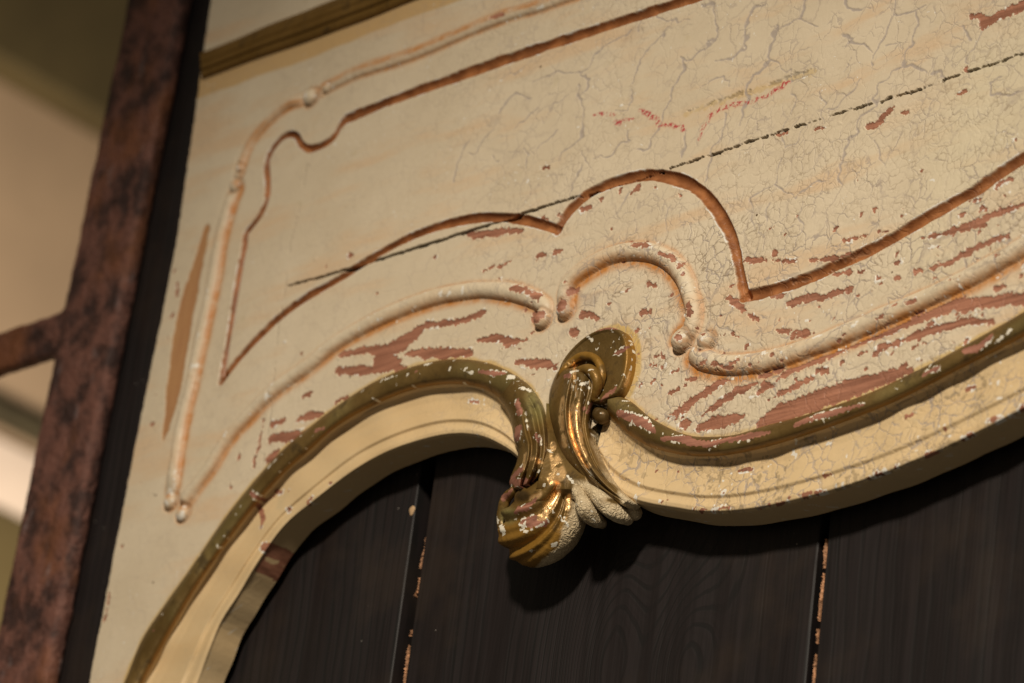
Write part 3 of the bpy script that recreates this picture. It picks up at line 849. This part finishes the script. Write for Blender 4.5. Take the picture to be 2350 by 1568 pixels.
u, v, h = loft('gilt', GILT_R_OUT, GILT_R_IN, bead_prof(.0054), 900, 34, GILT); shell('gilt_bead', u, v, h, GILT, gilt_attr)
def cove(s, t):
    h = np.interp(t, [0, .03, .06, .14, .3, .5, .62, .67, .735, .79, .87, .94, 1.0], np.array([-1.2, -2.2, -3.2, -4.4, -4.9, -3.9, -2.9, -2.5, -3.9, -3.6, -2.4, -2.7, -5.0])/1000)
    return h+.0003*(np.sin(s*37)+np.sin(s*71+1))*(t > .05)
for A, B in ((GILT_L_IN, LIP_L), (GILT_R_IN, LIP_R)):
    u, v, h = loft('cove', A, B, cove, 1100, 64, CREAM); em = shell('edge_moulding', u, v, h, CREAM, trim_attr)
    # sawn edge of the opening, behind the lip
    u2 = np.repeat(u[:, -1:], 20, 1); v2 = np.repeat(v[:, -1:], 20, 1)
    h2 = np.linspace(0, 1, 20)[None, :]*(-.0215-h[:, -1:])+h[:, -1:]
    shell('opening_edge', u2, v2, h2, CREAM, edge_attr, parent=em)
# gilt band along the top
def band(s, t):
    k = np.clip(1-(2*t-1)**2, 0, 1)**.5
    return .0042*k-.0011*np.exp(-((t-.42)/.05)**2)-.0014*np.exp(-((t-.70)/.06)**2)-.001*(t < .01)-.001*(t > .99)
lb = np.array([(462, 182)]+BAND_L[3:]); ub = np.array([(459, 122)]+BAND_U[3:])
u, v, h = loft('band', ub, lb, band, 600, 40, GILT)
def band_attr(u, v, h, V):
    d = gilt_attr(u, v, h, V); d['ma'][:, 0] = 0; d['ma'][:, 2] = 0; d['mb'][:, 2] = 0; d['ma'][:, 3] = np.maximum(d['ma'][:, 3], .5); d['mb'][:, 1] = .3; return d
shell('gilt_band', u, v, h, GILT, band_attr)

# ------------------------------------------------------------------ carved ornament
GK, GO = .40262, (1090.1, 688.5)
def gF(a):
    a = np.array(a, float); a[:, 0] = GO[0]+a[:, 0]*GK; a[:, 1] = GO[1]+a[:, 1]*GK; return a
def g_lines(txt, h):
    out = []
    for ln in txt.strip().split('\n'):
        a = parse(ln); wq = a[:, 2]*GK*MM*1.1; f = gF(a[:, :2]); u, v = un(f[:, 0], f[:, 1], h); out.append(np.stack([u, v, wq], 1))
    return out
def Gof(V):
    x, y = proj(V); return (x-GO[0])/GK, (y-GO[1])/GK
G_BARE = """690,165,12 770,155,14 860,145,16
800,305,8 840,290,18 875,270,10
715,575,10 750,545,14 800,505,10
240,580,16 255,640,20
245,740,28 240,790,20
345,770,8 365,800,14
205,1035,16 260,1045,22 330,1025,16
165,1130,22 205,1090,16
240,1200,18 300,1180,18 370,1110,12
275,1265,20 330,1260,30 400,1275,22
270,960,16 215,1010,16
515,435,14 540,430,10
660,600,14 640,640,10
620,620,10
320,1290,14"""
G_CHIP = """545,412,9 600,400,7
570,460,7 595,457,6
605,480,14 640,475,12
730,515,11
215,440,14 230,455,10
270,500,8 320,520,8
290,640,6 300,740,5
360,835,6
395,1060,14 400,1050,8
150,1300,20 165,1330,14
230,1250,10
290,1240,8 280,1300,6
470,990,9 500,1000,6
375,905,5
540,830,8
520,1000,8 560,1040,8
250,1310,6 300,1320,6 380,1280,6 420,1260,6
230,1375,6
460,1390,16 440,1400,10
510,1240,10
300,1440,6 360,1420,5
880,230,6 900,300,5 890,400,5"""
G_LEAF_GLINT = """500,560,10 492,640,14 498,740,16 515,830,12
580,560,18 560,640,26 560,730,30 590,830,28 620,900,22
440,820,14 450,880,26 465,940,34 490,1000,34 430,1010,22 470,1060,24
470,1090,20 440,1160,26 400,1230,30 370,1240,22
535,1120,12 525,1180,14
860,480,14 880,420,10
285,880,8 275,960,8
330,900,10 380,930,8
320,1130,12 370,1110,12
520,370,8 560,350,8 620,930,10 650,950,10
705,1190,6 780,1180,6"""
gb, gc, glf = g_lines(G_BARE, .006), g_lines(G_CHIP, .006), g_lines(G_LEAF_GLINT, .006)  # gold leaf patches, with the stems' ridge highlights painted in as leaf
def hero_attr(creamfn=None, shadefn=None, amberfn=None):
    def f(u, v, h, V):
        gx, gy = Gof(V); F = gF(np.stack([gx, gy], 1)); pu, pv = un(F[:, 0], F[:, 1], .006)   # seen position on the mean surface
        x, y = warped(pu, pv); n = len(u); z = np.zeros(n)
        nb = (fbm(u*1.0+h, v+h, 420, 221, 2)-.5)*.0008
        bare = smooth(.0003, -.0003, strokes(x, y, gb)+nb); b = strokes(x, y, gb)+nb
        chip = smooth(.0002, -.0003, strokes(x, y, gc)+nb)
        chip = np.maximum(chip, np.where((b > 0) & (b < .0006) & (fbm(u, v, 170, 222, 2) > .6), .8, 0))
        chip = np.maximum(chip, np.where((fbm(u+h, v-h, 420, 225, 2) > .80) & (fbm(u, v, 60, 226, 2) > .5), .7, 0))
        leaf = smooth(.0009, -.0006, strokes(pu, pv, glf)+(fbm(u, v, 240, 223, 2)-.5)*.0015)
        cr = creamfn(gx, gy, u, v) if creamfn else z
        so = shadefn(gx, gy, u, v) if shadefn else z
        am = amberfn(gx, gy, u, v) if amberfn else z+.15*smooth(.4, .7, fbm(u, v, 60, 224, 2))
        gr = smooth(90, 20, np.hypot((gx-350)*.9, (gy-600)*.55))*.9+smooth(70, 20, np.hypot(gx-190, gy-1230))*.9
        return {'ma': np.stack([bare*(1-leaf*.5), leaf, chip, am], 1), 'mb': np.stack([cr, so, np.clip(gr, 0, 1), z], 1)}
    return f

for L in gc: L[:, 2] *= .75
# leaf plate: a dished oval tablet with a reeded rim
OUT = gF([(470, 425), (500, 350), (550, 282), (620, 218), (695, 175), (770, 157), (828, 178), (858, 235), (868, 310), (860, 390), (838, 465), (805, 525), (745, 560), (670, 580), (590, 560), (510, 500)])
OUT = catmull(np.vstack([OUT, OUT[:1]]), 14)[:-1]
C0 = gF([(670, 370)])[0]
rr = np.r_[np.linspace(.02, 1, 30)]
top = .0064
fx = C0[0]+(OUT[None, :, 0]-C0[0])*rr[:, None]; fy = C0[1]+(OUT[None, :, 1]-C0[1])*rr[:, None]
hq = np.repeat((top-.0030*(1-rr**2.0)+.0006*np.exp(-((rr-.95)/.03)**2))[:, None], fx.shape[1], 1)
u, v = un(fx, fy, hq)
cu, cv = u[-1].mean(), v[-1].mean()
for k, (gro, dh) in enumerate(((1.006, -.0005), (1.012, -.0011), (1.0, -.0018), (1.018, -.0026), (1.004, -.0034), (1.022, -.0044), (1.026, -.0075))):
    u = np.vstack([u, (cu+(u[29]-cu)*gro)[None]]); v = np.vstack([v, (cv+(v[29]-cv)*gro)[None]]); hq = np.vstack([hq, np.full((1, u.shape[1]), top+dh)])
LEAFP = shell('leaf_plate', u, v, hq, GILT, hero_attr(amberfn=lambda x, y, u, v: smooth(830, 880, x)*.9), closed=True)

def section_sheet(name, Lr, Rr, prof, ns, nt, attr, edge=None):
    A = resample(catmull(gF(Lr)), ns); B = resample(catmull(gF(Rr)), ns)
    s = np.linspace(0, 1, ns)[:, None]; t = np.linspace(0, 1, nt)[None, :]
    h = prof(s, t)+0*s*t
    u, v = un(A[:, :1]*(1-t)+B[:, :1]*t, A[:, 1:2]*(1-t)+B[:, 1:2]*t, h)
    if edge is not None:                       # sides and lower end go back into the wood
        u = np.c_[u[:, :1], u, u[:, -1:]]; v = np.c_[v[:, :1], v, v[:, -1:]]
        h = np.c_[np.full(ns, edge), h, np.full(ns, edge)]
        u = np.vstack([u[:1], u, u[-1:]]); v = np.vstack([v[:1], v, v[-1:]]); h = np.vstack([np.full((1, h.shape[1]), edge), h, np.full((1, h.shape[1]), edge)])
    return shell(name, u, v, h, GILT, attr)
gs = lambda t, m, w_: np.exp(-((t-m)/w_)**2)
# right stem: starts as the volute's rounded head and runs down into the lip
def p_right(s, t):
    a = np.clip(1-(2*t-1)**2, 0, 1)**.5
    head = smooth(0, .10, s)**.5
    H0 = np.interp(s, [0, .1, .3, .6, .85, 1], [.010, .0125, .0120, .0100, .0050, .0005])
    rid = smooth(.05, .2, s)*smooth(1.0, .75, s)
    return .001+H0*a*(.45+.55*head)+rid*(.0020*gs(t, .36, .06)-.0022*gs(t, .47, .05)+.0018*gs(t, .62, .10)-.0014*gs(t, .80, .05))+.0004*gs(t, .16, .05)*rid
section_sheet('fluted_stem', [(560, 385), (480, 400), (432, 500), (420, 600), (440, 720), (490, 860), (570, 980), (680, 1080), (835, 1168)],
              [(600, 385), (690, 440), (700, 520), (668, 620), (655, 720), (685, 860), (735, 970), (810, 1070), (880, 1140)], p_right, 300, 90,
              hero_attr(creamfn=lambda x, y, u, v: smooth(-12, 22, (x-np.interp(y, [540, 640, 760, 880, 980, 1080, 1160], [900, 900, 668, 690, 735, 800, 830]))+60*(fbm(u, v, 150, 231, 2)-.5))*.9), edge=-.008)
# left stem: the left bead turned downwards, fluted
def p_left(s, t):
    a = np.clip(1-(2*t-1)**2, 0, 1)**.5
    H0 = np.interp(s, [0, .25, .6, .85, 1], [.0062, .0080, .0110, .0120, .0090])
    rid = smooth(.12, .4, s)
    return .0005*smooth(0, .1, s)+H0*a*1.0+rid*(.0018*gs(t, .34, .06)-.0020*gs(t, .46, .05)+.0016*gs(t, .62, .06)-.0020*gs(t, .76, .05)+.001*gs(t, .9, .05))
section_sheet('fluted_stem', [(134, 558), (175, 610), (200, 670), (213, 740), (222, 800), (245, 860), (235, 930), (210, 990), (195, 1040), (205, 1080)],
              [(236, 431), (300, 480), (350, 540), (388, 610), (408, 690), (416, 770), (418, 850), (405, 930), (385, 985), (345, 1030)], p_left, 240, 70,
              hero_attr(shadefn=lambda x, y, u, v: smooth(1060, 1095, y)*.6), edge=-.012)  # lower end darkened: painted shade of the hollow beneath
# web of gold between the two stems
def p_web(s, t):
    H0 = np.interp(s, [0, .3, .6, .78, .9, 1], [.0015, .002, .006, .0088, .0080, .0035])
    return H0+.0045*(.6-t)*smooth(.3, .7, s)*smooth(1.0, .8, s)-.0012*np.sin(np.pi*t)*smooth(.2, .5, s)+.0012*gs(t, .5, .12)*smooth(.6, .8, s)
section_sheet('stem_web', [(405, 590), (405, 650), (400, 750), (400, 850), (385, 930), (365, 1010), (335, 1130)],
              [(420, 590), (440, 650), (460, 750), (500, 850), (560, 930), (630, 1010), (655, 1140)], p_web, 160, 40,
              hero_attr(creamfn=lambda x, y, u, v: smooth(-10, 15, (x-570)+60*(fbm(u, v, 150, 241, 2)-.5))*smooth(1010, 1060, y)), edge=-.012)

def sweep(name, path, mat, attr, nseg=26, caps=True, n=10, parent=PANEL):
    """tube through (gx, gy, h mm, radius mm) with rounded ends"""
    a = np.array(path, float); f = gF(a[:, :2]); u, v = un(f[:, 0], f[:, 1], a[:, 2]/1000)
    Q = catmull(np.c_[u, v, a[:, 2]/1000, a[:, 3]/1000], n)
    T = np.gradient(Q[:, :3], axis=0); T /= np.linalg.norm(T, axis=1)[:, None]
    ref = np.array([0, 0, 1.0]); S = np.cross(T, ref); S /= np.linalg.norm(S, axis=1)[:, None]+1e-9; N = np.cross(S, T)
    rows = []
    rad = Q[:, 3].copy(); c = Q[:, :3]
    e = np.linspace(0, 1, 6)[:-1]
    seq = [(c[0]-T[0]*rad[0]*math.cos(x*math.pi/2), max(1e-5, rad[0]*math.sin(x*math.pi/2)), 0) for x in e]+[(c[i], rad[i], i) for i in range(len(c))]+[(c[-1]+T[-1]*rad[-1]*math.cos(x*math.pi/2), max(1e-5, rad[-1]*math.sin(x*math.pi/2)), -1) for x in e[::-1]]
    an = np.linspace(0, 2*np.pi, nseg, endpoint=False)
    for cc, r, i in seq: rows.append(cc[None]+r*(np.cos(an)[:, None]*S[i][None]+np.sin(an)[:, None]*N[i][None]))
    R = np.array(rows); cen = R.mean(1, keepdims=True)
    wob_ = .84+.32*fbm(R[..., 0]*1.3+R[..., 2], R[..., 1]-R[..., 2], 190, 291, 3)
    R = cen+(R-cen)*wob_[..., None]
    return shell(name, R[..., 0], R[..., 1], R[..., 2], mat, attr, closed=True, parent=parent)
amber = lambda x, y, u, v: .15+.6*smooth(.45, .6, fbm(u, v, 160, 281, 2))
sweep('volute', [(470, 470, 5, 1.6), (505, 405, 7, 2.0), (560, 345, 6.5, 2.0), (630, 318, 6.5, 2.3), (692, 340, 7, 2.1), (722, 400, 7, 2.4), (722, 460, 6.5, 2.1), (700, 520, 5.5, 1.9), (688, 570, 4, 1.6)], GILT, hero_attr(amberfn=amber), parent=LEAFP)
sweep('volute', [(610, 400, 10, 2.4), (655, 400, 10.5, 3.0), (690, 440, 10, 3.0), (695, 500, 8.5, 2.6), (680, 560, 6, 2.2)], GILT, hero_attr(amberfn=lambda x, y, u, v: .4+0*x), parent=LEAFP)
sweep('scroll_ball', [(712, 655, 0, 4.4), (728, 668, 0, 4.2)], GILT, hero_attr(shadefn=lambda x, y, u, v: .55+0*x))  # ball darkened all over, the shade of its recess put into the colour

# shell drop: fluted bulb hanging below the lip
def cream_drop(x, y, u, v):
    edge = np.interp(y, [1000, 1080, 1150, 1250, 1350, 1450, 1540], [575, 560, 560, 520, 500, 430, 330])
    return smooth(-14, 14, x-edge+70*(fbm(u, v, 120, 251, 3)-.5))
nb_, na_ = 150, 220
th_ = np.linspace(.001, np.pi-.001, nb_)[:, None]; ph_ = np.linspace(0, 2*np.pi, na_, endpoint=False)[None, :]
cF = gF([(388, 1265)])[0]; ch = -.004
cu, cv = un(cF[0], cF[1], ch)
nx = np.sin(th_)*np.cos(ph_); ny = np.sin(th_)*np.sin(ph_); nz = np.cos(th_)+0*ph_
ru, rv, rh = .0278, .0244, .0155
pu, pv, phh = cu+ru*nx, cv+rv*nz, ch+rh*ny
Vb = to_world(pu, pv, phh).reshape(-1, 3); gx, gy = Gof(Vb)
dx, dy = gx-505, gy-1000; r_ = np.hypot(dx, dy)/500; f_ = np.degrees(np.arctan2(dy, dx))-42*r_
gold = smooth(66, 74, f_)*smooth(.08, .25, r_)
dis = 0*f_
for g0, dep, wd in ((81, 2.6, 4.0), (107, 2.6, 4.5), (126, 3.2, 6.0), (69, 1.6, 3.0)): dis = dis-dep*np.exp(-((f_-g0)/wd)**2)
for g0, dep, wd in ((90, 1.0, 3.0), (99, .8, 3.0), (115, 1.2, 3.5), (76, .8, 2)): dis = dis+dep*np.exp(-((f_-g0)/wd)**2)
front = smooth(.1, .45, ny.ravel()+.35*(-nz.ravel())+.2)
dis = dis*gold*front/1000
dis = dis+(fbm(pu.ravel(), pv.ravel(), 200, 261, 3)-.5)*.0007
nn = np.stack([nx/ru, ny/rh, nz/rv], -1).reshape(-1, 3); nn /= np.linalg.norm(nn, axis=1)[:, None]
pu = pu+(nn[:, 0]*dis).reshape(pu.shape); phh = phh+(nn[:, 1]*dis).reshape(pu.shape); pv = pv+(nn[:, 2]*dis).reshape(pu.shape)
DROP = shell('shell_drop', pu, pv, phh, GILT, hero_attr(creamfn=cream_drop, shadefn=lambda x, y, u, v: smooth(55, 25, np.hypot(x-270, (y-1115)*1.4))*.8,  # dark spot paints the shade in the hollow under the left stem
      amberfn=lambda x, y, u, v: smooth(1180, 1330, y)*.7+.1), closed=True, flip=True)
crm = hero_attr(creamfn=lambda x, y, u, v: smooth(.72, .5, fbm(u, v, 140, 271, 3)))
sweep('shell_lobe', [(585, 1090, 7, 3.0), (615, 1150, 8, 4.0), (640, 1205, 6, 4.8), (690, 1255, 0, 4.0), (725, 1278, -6, 2.6)], GILT, crm, parent=DROP)
sweep('shell_lobe', [(640, 1075, 5, 3.0), (705, 1130, 5, 4.0), (770, 1190, 2, 4.6), (830, 1232, -4, 4.2), (870, 1250, -9, 3.2)], GILT, crm, parent=DROP)
sweep('shell_lobe', [(770, 1160, -4, 3.0), (840, 1195, -7, 4.2), (910, 1215, -11, 4.0)], GILT, crm, parent=DROP)
sweep('shell_rim', [(225, 1085, 3, 2.6), (180, 1130, 1, 2.8), (158, 1200, -1, 3.0), (154, 1270, -3, 3.0), (176, 1335, -4, 2.8), (220, 1385, -4, 2.2)], GILT, hero_attr(), parent=DROP)
sweep('shell_rim', [(440, 1050, 10, 2.2), (390, 1115, 10, 2.7), (315, 1170, 9, 2.8), (255, 1210, 7, 2.6), (238, 1245, 6, 2.3), (250, 1285, 6, 1.8)], GILT, hero_attr(), parent=DROP)

# ------------------------------------------------------------------ dark planks behind the opening
HB = -.027
BACK = tag(empty('plank_backing', (.0, -HB, -.30)), 'dark stained vertical planks seen through the arched opening', 'boarding')
def uat(x, y): return float(un(x, y, HB)[0])
a0, a1 = (uat(945, 1233)+uat(894, 1568))/2, (uat(980, 1226)+uat(925, 1568))/2
b0, b1 = (uat(1880, 1229)+uat(1847, 1568))/2, (uat(1899, 1212)+uat(1870, 1568))/2
PW = [(-.372, a0), (a1, b0), (b1, .46)]
for k, (x0, x1) in enumerate(PW):
    o = box('plank', x0, x1, -HB, -HB+.018, -.36, .37, plank_material(k), BACK, .0012)
box('backing_sheet', -.36, .45, -HB+.019, -HB+.024, -.35, .36, BLACK, BACK)
def splinter(z, s, seed):
    a = zpt(z, parse(s)); a = catmull(a, 14); u, v = un(a[:, 0], a[:, 1], HB-.002); n = len(a)
    rng = np.random.default_rng(seed); wd = a[:, 2]*MM*.9*(.75+.5*rng.random(n)); u = u+.0012; V = []
    tt = np.linspace(-1, 1, 7)
    for i in range(n):
        for t in tt: V.append((u[i]+wd[i]*t+rng.normal()*.0002, -(HB-.004+.0030*(1-t*t)+rng.normal()*.0004), v[i]+rng.normal()*.0002))
    return mesh_obj('splintered_edge', V, grid_faces(n, 7), RAWW, BACK)
for i, (z, s) in enumerate(((8, "590,590,7 575,680,9 560,740,16 545,800,6"), (8, "545,860,14 540,900,16 528,950,12 510,985,8"), (8, "490,1210,7 482,1250,6"), (8, "478,1310,5 460,1380,6 450,1470,8 440,1561,9 430,1640,7"),
                            (9, "1012,600,14 1005,680,20 1000,760,14 1002,800,8"), (9, "998,830,6 990,900,17 975,1000,15 968,1070,10 960,1150,8"), (9, "955,1200,4 950,1300,5"), (9, "945,1370,5 935,1430,12 930,1500,15 925,1561,12 915,1640,8"))):
    splinter(z, s, i)
DUST = plain('tan_paint_drip', (.55, .36, .19), .6)
for (z, px, py, r) in ((8, 495, 400, 2.6),):
    F = zpt(z, [(px, py)])[0]; u, v = un(F[0], F[1], HB+.0008)
    an = np.linspace(0, 2*np.pi, 20, endpoint=False); V = [(u, -(HB+.0012), v)]+[(u+r/1000*.8*math.cos(t)*(1+.2*math.sin(3*t)), -(HB+.0002), v+r/1000*1.1*math.sin(t)) for t in an]
    mesh_obj('paint_drip', V, [(0, 1+i, 1+(i+1) % 20) for i in range(20)], DUST, BACK)

# ------------------------------------------------------------------ rusty iron frame on the left
HI = -.014
IRON = tag(empty('iron_frame', (-.36, -HI, -.36)), 'rusty brown iron post with a crossbar beside the panel', 'iron frame')
def rounded_bar(name, p0, p1, wdir, ddir, w_, d_, r, ns, parent, blend=0):
    """bar of rounded rectangular section from p0 to p1; wdir, ddir: section axes; r: corner radius"""
    p0, p1, wdir, ddir = map(np.array, (p0, p1, wdir, ddir)); sec = []
    for (sx, sy, a0_) in ((1, 1, 0), (-1, 1, 90), (-1, -1, 180), (1, -1, 270)):
        for k in range(9):
            a = math.radians(a0_+k*90/8); sec.append(((w_/2-r)*sx+r*math.cos(a), (d_/2-r)*sy+r*math.sin(a)))
    # extra points along the flats
    S = np.array(sec); S2 = resample(np.vstack([S, S[:1]]), 121)[:-1]
    rows = []
    for s in np.linspace(0, 1, ns): rows.append(p0[None]+(p1-p0)[None]*s+S2[:, :1]*wdir[None]+S2[:, 1:]*ddir[None])
    R = np.array(rows); q = R.reshape(-1, 3)
    n = (fbm(q[:, 0]+q[:, 1]*.7, q[:, 2], 60, 301, 4)-.5)*.0022+(fbm(q[:, 0]-q[:, 1], q[:, 2], 260, 302, 2)-.5)*.0009
    c = (R.mean(1, keepdims=True)+0*R).reshape(-1, 3); dd = q-c; dd /= np.linalg.norm(dd, axis=1)[:, None]+1e-9
    q = q+dd*n[:, None]
    return mesh_obj(name, q, grid_faces(ns, 120, True), RUST, parent)
def pu_(x, y): return [float(c) for c in un(x, y, HI)]
rt, rb, lt, lb_ = pu_(413, 0), pu_(103, 1568), pu_(290, 0), pu_(-35, 1568)
def edge_u(a, b, z): return a[0]+(b[0]-a[0])*(z-a[1])/(b[1]-a[1])
zt, zb = .46, -.30
wt = (edge_u(rt, rb, .1)-edge_u(lt, lb_, .1))
ctop = (edge_u(rt, rb, zt)+edge_u(lt, lb_, zt))/2; cbot = (edge_u(rt, rb, zb)+edge_u(lt, lb_, zb))/2
DI = .012
rounded_bar('post', (cbot, -HI+DI/2, zb), (ctop, -HI+DI/2, zt), (1, 0, 0), (0, 1, 0), wt, DI, .0045, 420, IRON)
cl0 = pu_(0, 800); cl1 = pu_(130, 757)
zc = (cl0[1]+cl1[1])/2; hgt = abs(pu_(60, 735)[1]-pu_(60, 826)[1])
rounded_bar('crossbar', (cl0[0]-.25, -HI+DI/2+.001, zc), (ctop*.5+cbot*.5-.012, -HI+DI/2+.001, zc), (0, 0, 1), (0, 1, 0), hgt, DI-.002, .0035, 260, IRON)
for sg in (1, -1):   # weld fillets in the corners of the joint
    P = []
    xe = edge_u(lt, lb_, zc)+.003
    for i in range(14):
        f = i/13; a = f*math.pi/2
        for yy in (-HI+.0035, -HI+DI-.0035): P.append((xe-.016*(1-math.sin(a)), yy, zc+sg*(hgt/2-.002+.016*(1-math.cos(a)))))
    V = []; n = 14
    for i in range(n): V += [P[2*i], P[2*i+1], (xe+.004, P[2*i+1][1], P[2*i][2]), (xe+.004, P[2*i][1], P[2*i][2])]
    mesh_obj('weld_fillet', V, grid_faces(n, 4, True), RUST, IRON)

# ------------------------------------------------------------------ far side wall of the room, well out of focus
WX = -2.5
def wall_at(x, y, X0=WX):
    d = FW*FPX+RT*(x-IW/2)-UP*(y-IH/2); t = (X0-CAM[0])/d[0]; p = CAM+t*d; return p[1], p[2]
WALL = plain('tan_plaster', (.42, .30, .19), .8, 3, .15); OLIVE = plain('olive_board', (.085, .062, .022), .7, 4, .2); WHITE = plain('pale_board', (.70, .58, .48), .6, 4, .1); RAIL = plain('dark_rail', (.05, .04, .02), .6)
tag(box('wall', WX-.05, WX, -1.0, 5.0, -1.5, 3.2, WALL), kind='structure')
z1 = (wall_at(0, 190)[1]+wall_at(240, 330)[1])/2
z2 = (wall_at(0, 960)[1]+wall_at(90, 1010)[1])/2
z3 = (wall_at(0, 1180)[1]+wall_at(40, 1200)[1])/2
print('wall heights', z1, z2, z3, wall_at(0, 190), wall_at(240, 330), wall_at(0, 960), wall_at(90, 1010))
tag(box('wall_beam', WX+.001, WX+.06, -.9, 4.8, z1, z1+1.2, OLIVE, bevel=.004), 'dark olive boarding high on the far wall', 'boarding')
tag(box('wall_rail', WX+.001, WX+.03, -.9, 4.8, z2-.012, z2+.012, RAIL, bevel=.003), 'thin dark rail along the far wall', 'rail')
tag(box('pale_board', WX+.001, WX+.012, -.9, 4.8, z3, z2-.03, WHITE, bevel=.002), 'pale board below the rail on the far wall', 'board')
tag(box('lower_boarding', WX+.001, WX+.02, -.9, 4.8, z3-1.0, z3-.002, OLIVE, bevel=.002), 'olive boarding low on the far wall', 'boarding')
